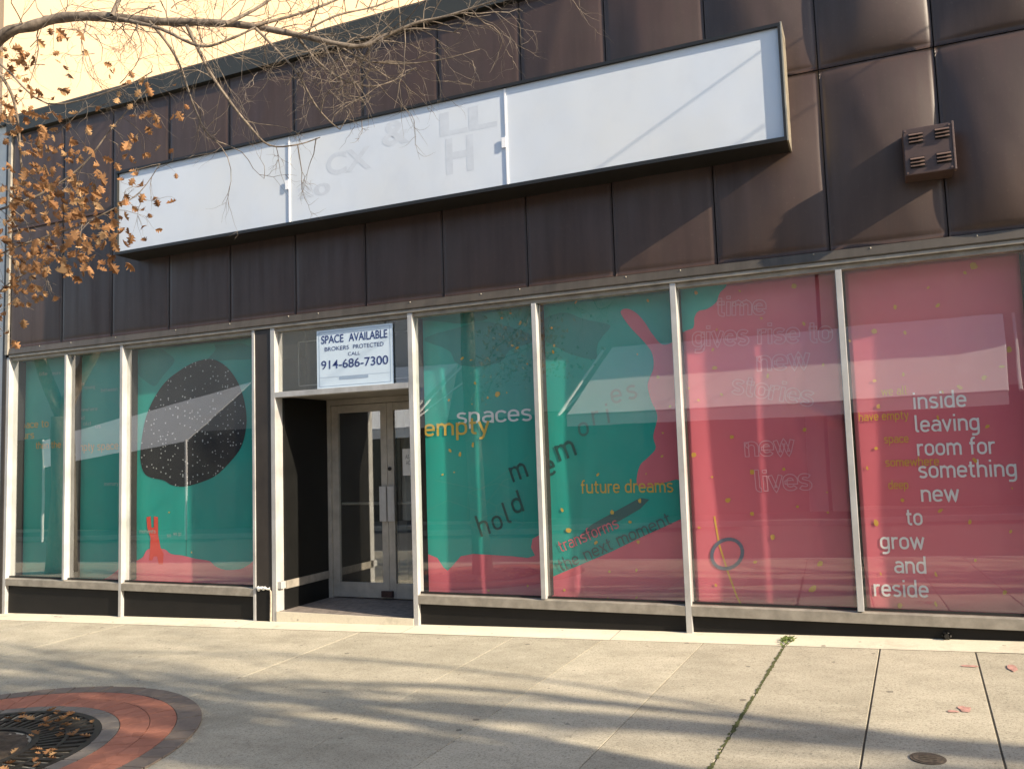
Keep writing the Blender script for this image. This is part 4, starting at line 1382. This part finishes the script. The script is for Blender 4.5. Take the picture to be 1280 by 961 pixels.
def opposite(x0, x1, h, wall, label, floors, seed):
    b = empty('street_building', ((x0 + x1) / 2, OY, 0), label, 'building')
    zb = zg((x0 + x1) / 2, OY)
    MB().box(x0, x1, OY - 10, OY, -3, h).build('wall', wall, b)
    MB().box(x0 - 0.05, x1 + 0.05, OY - 10, OY + 0.25, h + 0.003, h + 0.35).build('cornice', M['oppwall2'], b)
    MB().box(x0 + 0.5, x1 - 0.5, OY + 0.003, OY + 0.08, zb, 2.9).build('shopfront', M['oppdark'], b)
    n = int((x1 - x0) / 3.2)
    for f_ in range(floors):
        for i in range(n):
            cx_ = x0 + (i + 0.5) * (x1 - x0) / n; z = 6.2 + f_ * 3.2
            w = MB().box(cx_ - 0.65, cx_ + 0.65, OY + 0.003, OY + 0.07, z, z + 1.8).build('window', M['awnpipe'], b)
            MB().box(cx_ - 0.56, cx_ + 0.56, OY + 0.073, OY + 0.09, z + 0.09, z + 1.71).build('pane', M['oppdark'], w).matrix_parent_inverse = Matrix.Identity(4)
    return b


opposite(-40, -15.5, 6.6, M['oppwall'], 'tan single storey shop building across the street at the far left', 0, 1)
opposite(-15.4, -1.2, 7.4, M['oppwall2'], 'grey shop building across the street facing the brown shop', 0, 2)
opposite(-1.1, 9.0, 6.9, M['oppwall'], 'tan shop building across the street with the long white awning', 0, 3)
opposite(9.1, 34, 6.4, M['oppwall2'], 'grey corner building across the street at the far right', 0, 4)


def awning(xa0, xa1, xb0, xb1, zt, zb, depth, label):
    """xa = ends along the wall, xb = ends along the front edge"""
    a = empty('awning', ((xa0 + xa1) / 2, OY, zb), label, 'awning', 'white awnings across the street')
    mb = MB()
    y0, y1 = OY + 0.1, OY + depth
    mb.add([(xa0, y0, zt), (xa1, y0, zt), (xb1, y1, zb), (xb0, y1, zb)], [(0, 3, 2, 1)])
    mb.add([(xb0, y1, zb), (xb1, y1, zb), (xb1, y1, zb - 0.32), (xb0, y1, zb - 0.32)], [(0, 3, 2, 1)])
    mb.add([(xa0, y0, zt), (xb0, y1, zb), (xb0, y0, zb)], [(0, 2, 1)])
    mb.add([(xa1, y0, zt), (xb1, y1, zb), (xb1, y0, zb)], [(0, 1, 2)])
    o = mb.build('canvas', M['awning'], a)
    s = o.modifiers.new('thickness', 'SOLIDIFY'); s.thickness = 0.015
    fr = MB()
    fr.tube([(xb0, y1, zb), (xb1, y1, zb)], 0.03, 6)
    for x_t, x_b in ((xa0 - .25, xb0 - .25), (xa1 + .25, xb1 + .25)):
        fr.tube([(x_t, y0, zt), (x_b, y1, zb)], 0.04, 6)
        fr.tube([(x_t, y0, zt - .6), (x_b, y1, zb)], 0.03, 6)
    fr.build('awning_frame', M['awnpipe'], a)


awning(-7.1, 3.2, -7.6, 2.8, 4.75, 2.6, 3.2, 'long white canvas awning across the street opposite the red banners')
awning(-17.4, -12.4, -17.0, -12.9, 4.75, 2.6, 3.2, 'long white canvas awning across the street opposite the entrance')
awning(7.0, 14, 6.6, 14.4, 4.4, 2.8, 3.0, 'short white canvas awning across the street toward the right')

# overhead cables from the parapet across the street (only their shadows fall on the sign)
for cxx, zz, what in ((2.25, 6.40, 'black overhead cable from the parapet across the street, the nearer one'), (3.55, 6.44, 'black overhead cable from the parapet across the street, the farther one')):
    cb = MB()
    pts_ = []
    for i in range(13):
        t = i / 12
        pts_.append((cxx + 0.6 * t, -0.08 + (OY + 0.3) * t, zz + 0.5 * t - 1.1 * 4 * t * (1 - t) * 0.25))
    cb.tube(pts_, 0.007, 6)
    tag(cb.build('overhead_cable', M['rubber']), what, 'cable', 'overhead cables')

# white shade sail stretched between posts far along the opposite pavement
sail = empty('shade_sail', (-25, -14.4, zg(-25, -14.4)), 'white triangular shade sail on posts across the street at the far left', 'shade sail')


def far(px, py, y):
    x, z = at(px, py, 0.07)
    k_ = (7.47 + (-y + 0.07)) / 7.47
    return Vector((x * k_, y, CH + (z - CH) * k_))


c1, c2, c3, c4 = far(48, 553, -13.9), far(312, 477, -15.2), far(228, 552, -13.3), far(48, 586, -13.0)
sm = MB()
sm.add([c1, c2, c3, c4], [(0, 1, 2), (0, 2, 3)])
so2 = sm.build('canvas', M['awning'], sail)
md = so2.modifiers.new('thickness', 'SOLIDIFY'); md.thickness = 0.012
for c_ in (c1, c2, c3, c4):
    pm_ = MB().tube([Vector((c_.x, c_.y, zg(c_.x, c_.y) - 0.1)), c_ + Vector((0, 0, 0.05))], 0.04, 8)
    pm_.build('post', M['awnpipe'], sail)

# ------------------------------------------------------------------ trees
def wiggle(p, d, L, n, amt, rr, lift=0.0, lean=0.0):
    path = [Vector(p)]
    d = Vector(d).normalized()
    for i in range(n):
        d = (d + Vector((rr.gauss(0, amt), rr.gauss(0, amt) - lean, rr.gauss(0, amt) + lift))).normalized()
        path.append(path[-1] + d * (L / n))
    return path, d


def grow(mb, p, d, L, r, depth, rr, lift=0.04, spread=0.9, kids=(2, 3), lean=0.0):
    n = 5 if depth > 1 else 4
    path, d2 = wiggle(p, d, L, n, 0.13, rr, lift, lean)
    r1 = r * 0.62 if depth > 0 else r * 0.3
    mb.tube(path, [r + (r1 - r) * i / n for i in range(n + 1)], 8 if r > 0.05 else (5 if r > 0.012 else 3), cap=False)
    if depth == 0: return
    for k_ in range(rr.randint(*kids) + (1 if depth < 3 else 0)):
        i = n if k_ == 0 else rr.randint(2, n)
        dd = (path[i] - path[i - 1]).normalized()
        s = Vector((rr.gauss(0, 1), rr.gauss(0, 1), rr.gauss(0.1, 0.8)))
        s = (s - dd * s.dot(dd)).normalized()
        nd = (dd + s * rr.uniform(0.35, 1.0) * spread * (0.45 if k_ == 0 else 1)).normalized()
        grow(mb, path[i], nd, L * rr.uniform(0.62, 0.88), r1 * (0.95 if k_ == 0 else rr.uniform(0.55, 0.8)), depth - 1, rr, lift, spread, kids, lean)


def street_tree(loc, seed, trunk_pts, r, label, limbs, depth=5, spread=0.62):
    rr = random.Random(seed)
    t = empty('street_tree', (loc[0], loc[1], zg(*loc)), label, 'tree', 'bare street trees along the kerb')
    mb = MB()
    n = len(trunk_pts)
    mb.tube(trunk_pts, [r * (1.25 if i == 0 else 1 - 0.10 * i / (n - 1)) for i in range(n)], 12)
    mb.build('trunk', M['bark'], t, smooth=True)
    cr = MB()
    for (idx, d, L, rad) in limbs:
        grow(cr, trunk_pts[idx], d, L, rad, depth - 1, rr, 0.04, spread, (2, 3), 0.05)
    cr.build('crown', M['twig'], t, smooth=True)
    return t


def G(x, y, t):
    """point t sun-steps above the ground spot (x, y): what stands there throws its shadow onto that spot"""
    return Vector((x + 4.8 * t, y - 1.0 * t, zg(x, y) + 2.45 * t))


# two unseen trees invented right of the camera, bent to shade the sidewalk
b1 = (9.4, -5.0)
street_tree(b1, 31, [Vector((*b1, zg(*b1))), Vector((8.6, -4.85, 1.9)), G(1.0, -3.25, 1.48), G(-1.96, -3.0, 2.12), G(-4.2, -2.99, 2.6), G(-6.5, -2.76, 3.0), G(-9.5, -2.5, 3.6)], 0.13,
            'unseen bare leaning street tree on the kerb, invented to shade the sidewalk', [(2, (0.15, -0.30, 0.9), 2.2, 0.13), (1, (0.3, 0.0, 0.9), 2.2, 0.12), (3, (0.4, -0.5, 0.8), 2.0, 0.12), (3, (-0.2, -0.1, 0.9), 1.8, 0.09), (4, (-0.3, -0.4, 0.8), 2.0, 0.10), (5, (0.3, -0.6, 0.7), 1.8, 0.06), (6, (-0.3, -0.5, 0.8), 1.6, 0.05)], 5)
b2 = (5.6, -5.3)
street_tree(b2, 47, [Vector((*b2, zg(*b2))), Vector((5.75, -5.0, 1.4)), G(-0.6, -3.25, 1.35), G(-2.46, -3.42, 1.75), G(-3.86, -3.47, 2.1), G(-5.71, -3.33, 2.5), G(-8.0, -3.2, 3.1)], 0.15,
            'unseen bare crooked street tree just right of the camera, invented to shade the sidewalk', [(2, (0.5, 0.1, 0.9), 1.9, 0.12), (1, (0.7, 0.3, 0.8), 1.9, 0.12), (3, (0.5, -0.3, 0.8), 1.8, 0.10), (3, (-0.2, 0.25, 0.9), 1.6, 0.08), (4, (-0.2, -0.5, 0.8), 1.8, 0.06), (5, (0.4, -0.4, 0.8), 1.7, 0.05), (6, (-0.3, -0.4, 0.9), 1.5, 0.05)], 5)
b3 = (15.0, -5.3)
street_tree(b3, 5, [Vector((*b3, zg(*b3))), Vector((15.1, -5.3, 2.2)), Vector((14.9, -5.5, 4.2)), Vector((14.7, -6.0, 6.5)), Vector((14.8, -6.6, 8.5))], 0.20,
            'bare street tree farther along the kerb at the right', [(1, (-0.5, 0.0, 0.9), 2.2, 0.09), (2, (-0.5, -0.4, 0.9), 2.4, 0.10), (2, (0.5, -0.3, 0.9), 2.4, 0.09), (3, (0.6, -0.5, 0.8), 2.4, 0.09), (3, (-0.3, -0.6, 0.9), 2.2, 0.08), (4, (-0.4, -0.4, 1), 2.0, 0.07), (4, (0.5, -0.5, 1), 2.0, 0.07)], 5)
b5 = (12.4, -5.3)  # unseen tree added for more shade on the right foreground
street_tree(b5, 77, [Vector((*b5, zg(*b5))), Vector((12.3, -5.0, 2.2)), G(2.2, -2.75, 1.95), G(0.6, -2.40, 2.35), G(-0.8, -2.38, 2.75), G(-2.8, -2.30, 3.25)], 0.15,
            'unseen bare street tree between two others at the right, added to shade the sidewalk', [(1, (0.2, 0.3, 0.9), 2.0, 0.10), (2, (0.3, -0.1, 0.9), 2.0, 0.10), (2, (-0.3, 0.1, 0.9), 2.0, 0.09), (3, (0.4, -0.4, 0.9), 2.0, 0.09), (3, (-0.3, -0.3, 0.9), 1.8, 0.08), (4, (0.3, -0.5, 0.9), 1.8, 0.07), (5, (-0.2, -0.5, 0.9), 1.6, 0.06)], 5)
b4 = (-14.6, -4.0)
street_tree(b4, 8, [Vector((*b4, zg(*b4))), Vector((-14.55, -4.0, 1.2)), Vector((-14.6, -4.0, 2.3)), Vector((-14.6, -4.0, 2.6))], 0.24,
            'forked bare street tree on the kerb left of the photo', [(3, (-0.45, 0.0, 0.9), 2.6, 0.14), (3, (0.42, 0.1, 0.95), 2.6, 0.15)], 5)

# the pin-oak whose branch hangs into the picture
oak = empty('oak_tree', (PX, PY, zg(PX, PY)), 'nearly bare oak with dry brown leaves, its branch hanging across the upper left', 'tree')
tk = MB()
tr_pts = [Vector((PX, PY, zg(PX, PY) - 0.05)), Vector((PX - 0.04, PY, 0.5)), Vector((PX - 0.10, PY, 1.8)), Vector((PX - 0.16, PY - 0.02, 3.0)), Vector((PX - 0.15, PY, 4.3)), Vector((PX - 0.25, PY, 6.0)), Vector((PX - 0.15, PY - .1, 7.6))]
tk.tube(tr_pts, [0.165, 0.125, 0.12, 0.11, 0.10, 0.085, 0.06], 14)
tk.build('trunk', M['bark'], oak, smooth=True)


def P3(px, py, y):
    x, z = at(px, py, y)
    return Vector((x, y, z))


br = MB()
ro_ = random.Random(12)


def limb(pix, y0, y1, r0, r1, start=None, n=7):
    pts_ = [P3(a, b, y0 + (y1 - y0) * i / (len(pix) - 1)) for i, (a, b) in enumerate(pix)]
    if start is not None: pts_ = [start] + pts_
    # light smoothing
    fine = []
    for i in range(len(pts_) - 1):
        p0, p1, p2, p3 = pts_[max(i - 1, 0)], pts_[i], pts_[i + 1], pts_[min(i + 2, len(pts_) - 1)]
        for k_ in range(4):
            t = k_ / 4
            fine.append(0.5 * ((2 * p1) + (p2 - p0) * t + (2 * p0 - 5 * p1 + 4 * p2 - p3) * t * t + (-p0 + 3 * p1 - 3 * p2 + p3) * t ** 3))
    fine.append(pts_[-1])
    N = len(fine) - 1
    br.tube(fine, [(r0 + (r1 - r0) * i / N) * (1 + 0.10 * math.sin(i * 1.7)) for i in range(N + 1)], n, cap=False)
    return fine


def twig(p, d, L, r, depth, droop, rr, wob=0.22):
    r = r * 0.95
    n = 6
    path = [Vector(p)]
    d = Vector(d).normalized()
    for i in range(n):
        d = (d + Vector((rr.gauss(0, wob), rr.gauss(0, wob * .8), rr.gauss(0, wob) - droop + 0.09 * i * droop * 2))).normalized()
        path.append(path[-1] + d * (L / n))
    br.tube(path, [r * (1 - 0.72 * i / n) for i in range(n + 1)], 4 if r > 0.003 else 3, cap=False)
    ends = [path[-1]]
    if depth > 0:
        for k_ in range(rr.randint(2, 4)):
            i = rr.randint(1, n)
            dd = (path[i] - path[i - 1]).normalized()
            s = Vector((rr.gauss(0, 1), rr.gauss(0, .8), rr.gauss(-0.1, 1)))
            s = (s - dd * s.dot(dd)).normalized()
            ends += twig(path[i], dd + s * rr.uniform(0.5, 1.1), L * rr.uniform(0.4, 0.65), r * 0.6, depth - 1, droop * .6, rr, wob)
    return ends


main = limb([(0, 48), (40, 33), (80, 22), (140, 22), (187, 27), (233, 28), (283, 30), (320, 34), (372, 44), (420, 55), (450, 58), (473, 50), (517, 30), (560, 20), (612, 3)], -3.95, -3.2, 0.036, 0.0045, tr_pts[4] + Vector((0.05, 0, -0.25)), 10)
subs = []
subs.append(limb([(187, 27), (213, 60), (228, 90), (243, 135), (262, 170), (283, 181)], -3.75, -3.4, 0.010, 0.003))
subs.append(limb([(233, 32), (262, 90), (288, 128), (312, 158), (337, 182), (372, 181), (400, 172)], -3.7, -3.2, 0.011, 0.003))
subs.append(limb([(150, 24), (200, 36), (250, 58), (290, 48), (320, 34)], -3.85, -3.6, 0.012, 0.006))
subs.append(limb([(318, 34), (345, 62), (372, 92), (392, 128), (410, 150), (425, 162)], -3.6, -3.2, 0.009, 0.003))
subs.append(limb([(372, 46), (395, 75), (425, 98), (460, 108), (490, 102), (520, 85)], -3.5, -3.1, 0.008, 0.003))
subs.append(limb([(450, 58), (490, 40), (530, 36), (575, 42)], -3.4, -3.1, 0.006, 0.002))
subs.append(limb([(420, 55), (455, 75), (500, 80), (550, 75), (600, 62)], -3.4, -3.0, 0.007, 0.002))
subs.append(limb([(283, 30), (330, 5), (370, -30)], -3.7, -3.4, 0.012, 0.007))
subs.append(limb([(140, 20), (160, -20), (200, -70)], -3.9, -3.7, 0.014, 0.010))
subs.append(limb([(320, 32), (385, 14), (440, -8)], -3.6, -3.3, 0.010, 0.006))
subs.append(limb([(372, 44), (420, 20), (470, 8), (520, -12)], -3.6, -3.2, 0.007, 0.004))
# leafy limb sagging down at the left edge
lo = limb([(-60, 40), (-20, 72), (10, 108), (22, 150), (26, 200), (28, 232)], -4.1, -3.7, 0.014, 0.005, tr_pts[4] + Vector((0, 0, -0.1)))
lo2 = limb([(-60, 300), (-20, 270), (20, 255), (60, 238), (105, 205), (140, 160), (190, 105)], -4.0, -3.5, 0.011, 0.003, tr_pts[3] + Vector((0, 0, 0.2)))
lo3 = limb([(-60, 330), (-20, 325), (30, 305), (90, 285), (140, 262), (175, 240), (200, 205)], -3.9, -3.5, 0.009, 0.002, tr_pts[3] + Vector((0, 0, -0.1)))
lo4 = limb([(-50, 60), (0, 80), (60, 130), (150, 110), (190, 90)], -4.2, -3.6, 0.008, 0.003)
lo5 = limb([(-40, 400), (-10, 372), (25, 345), (60, 330)], -3.9, -3.7, 0.008, 0.003, tr_pts[3] + Vector((0, 0, -0.4)))
for i, p in enumerate(main):
    if i < 6: continue
    for k_ in range(1):
        d = Vector((ro_.gauss(0.5, 0.7), ro_.gauss(0.2, 0.5), ro_.gauss(-0.1, 0.8)))
        twig(p, d, ro_.uniform(0.3, 0.62), ro_.uniform(0.003, 0.005), 2, 0.10, ro_)
for s in subs:
    for i in range(2, len(s), 3):
        for k_ in range(1):
            d = Vector((ro_.gauss(0.3, 0.8), ro_.gauss(0.1, 0.5), ro_.gauss(-0.15, 0.8)))
            twig(s[i], d, ro_.uniform(0.22, 0.5), ro_.uniform(0.0025, 0.004), 2, 0.10, ro_)
# the dense knot of fine twigs hanging over the parapet
for i in range(42):
    a, b = ro_.gauss(415, 40), ro_.gauss(88, 20)
    p = P3(a, b, ro_.uniform(-3.5, -3.0))
    twig(p, Vector((ro_.gauss(0.5, .6), ro_.gauss(0, .4), ro_.gauss(-.1, .5))), ro_.uniform(0.15, 0.35), 0.003, 1, 0.05, ro_, 0.3)
for i in range(30):
    a, b = ro_.gauss(120, 80), ro_.gauss(40, 40)
    twig(P3(a, b, ro_.uniform(-4.2, -3.5)), Vector((ro_.gauss(0.2, .7), ro_.gauss(0, .5), ro_.gauss(.1, .7))), ro_.uniform(0.2, 0.45), 0.0032, 2, 0.03, ro_, 0.22)
for i in range(26):
    a, b = ro_.uniform(180, 540), ro_.uniform(-25, 22)
    twig(P3(a, b, ro_.uniform(-4.0, -3.2)), Vector((ro_.gauss(0.4, .7), ro_.gauss(0, .5), ro_.gauss(.1, .7))), ro_.uniform(0.25, 0.45), 0.0032, 2, 0.03, ro_, 0.22)
leafspots = []
for s in (lo, lo2, lo3, lo4, lo5):
    for i in range(3, len(s)):
        d = Vector((ro_.gauss(0.3, .6), ro_.gauss(0, .6), ro_.gauss(-.3, .6)))
        leafspots += twig(s[i], d, ro_.uniform(0.12, 0.3), 0.0028, 1, 0.12, ro_)
br.build('branches', M['twig'], oak, smooth=True)
lv = MB()
clusters = [(30, 255, 24, 22, 46), (62, 300, 26, 20, 46), (28, 320, 18, 20, 26), (90, 268, 24, 24, 40), (55, 205, 16, 16, 24), (38, 180, 14, 12, 14), (60, 160, 10, 8, 10), (82, 215, 14, 14, 16), (130, 290, 15, 16, 20), (143, 300, 9, 8, 8), (125, 222, 8, 8, 7), (160, 175, 6, 8, 6), (148, 265, 8, 8, 7),
            (40, 75, 22, 14, 16), (75, 50, 16, 12, 8), (22, 100, 14, 12, 10), (140, 88, 6, 5, 4), (75, 110, 6, 5, 4), (52, 142, 7, 6, 6), (105, 248, 16, 14, 14), (30, 355, 12, 10, 8), (70, 335, 22, 10, 9), (108, 330, 12, 8, 7), (135, 325, 8, 6, 6), (10, 225, 8, 24, 10), (182, 228, 3, 3, 1), (186, 140, 4, 6, 3), (25, 375, 9, 8, 4), (218, 145, 3, 3, 1), (92, 190, 10, 10, 7)]
for (a, b, sx2, sy2, n) in clusters:
    for i in range(int(n * 1.0)):
        p = P3(ro_.gauss(a, sx2), ro_.gauss(b, sy2), ro_.uniform(-4.15, -3.55))
        ax = Vector((ro_.gauss(0.1, .7), ro_.gauss(0, .6), ro_.gauss(-0.6, .6)))
        ay = Vector((ro_.gauss(0, 1), ro_.gauss(0, 1), ro_.gauss(0, 1)))
        ay = ay - ax.normalized() * ay.dot(ax.normalized())
        leaf_shape(lv, p, ax, ay, ro_.uniform(0.032, 0.078), ro_.uniform(0.3, 1.1))
for p in leafspots:
    if ro_.random() < 0.6:
        ax = Vector((ro_.gauss(0.1, .7), ro_.gauss(0, .6), ro_.gauss(-0.6, .6)))
        ay = ax.orthogonal()
        leaf_shape(lv, p, ax, ay, ro_.uniform(0.04, 0.075), ro_.uniform(0.3, 1.0))
lv.build('leaves', M['leaf'], oak)
# upper crown above the picture
cr = MB()
for (idx, d, L, rad) in ((5, (0.6, 0.5, 0.7), 2.0, 0.05), (5, (-0.7, 0.2, 0.6), 2.0, 0.05), (6, (0.2, -0.5, 1), 1.8, 0.045), (6, (-0.3, 0.4, 1), 1.8, 0.04), (4, (-0.9, -0.1, 0.4), 2.0, 0.05)):
    grow(cr, tr_pts[idx], d, L, rad, 3, ro_)
cr.build('crown', M['twig'], oak, smooth=True)
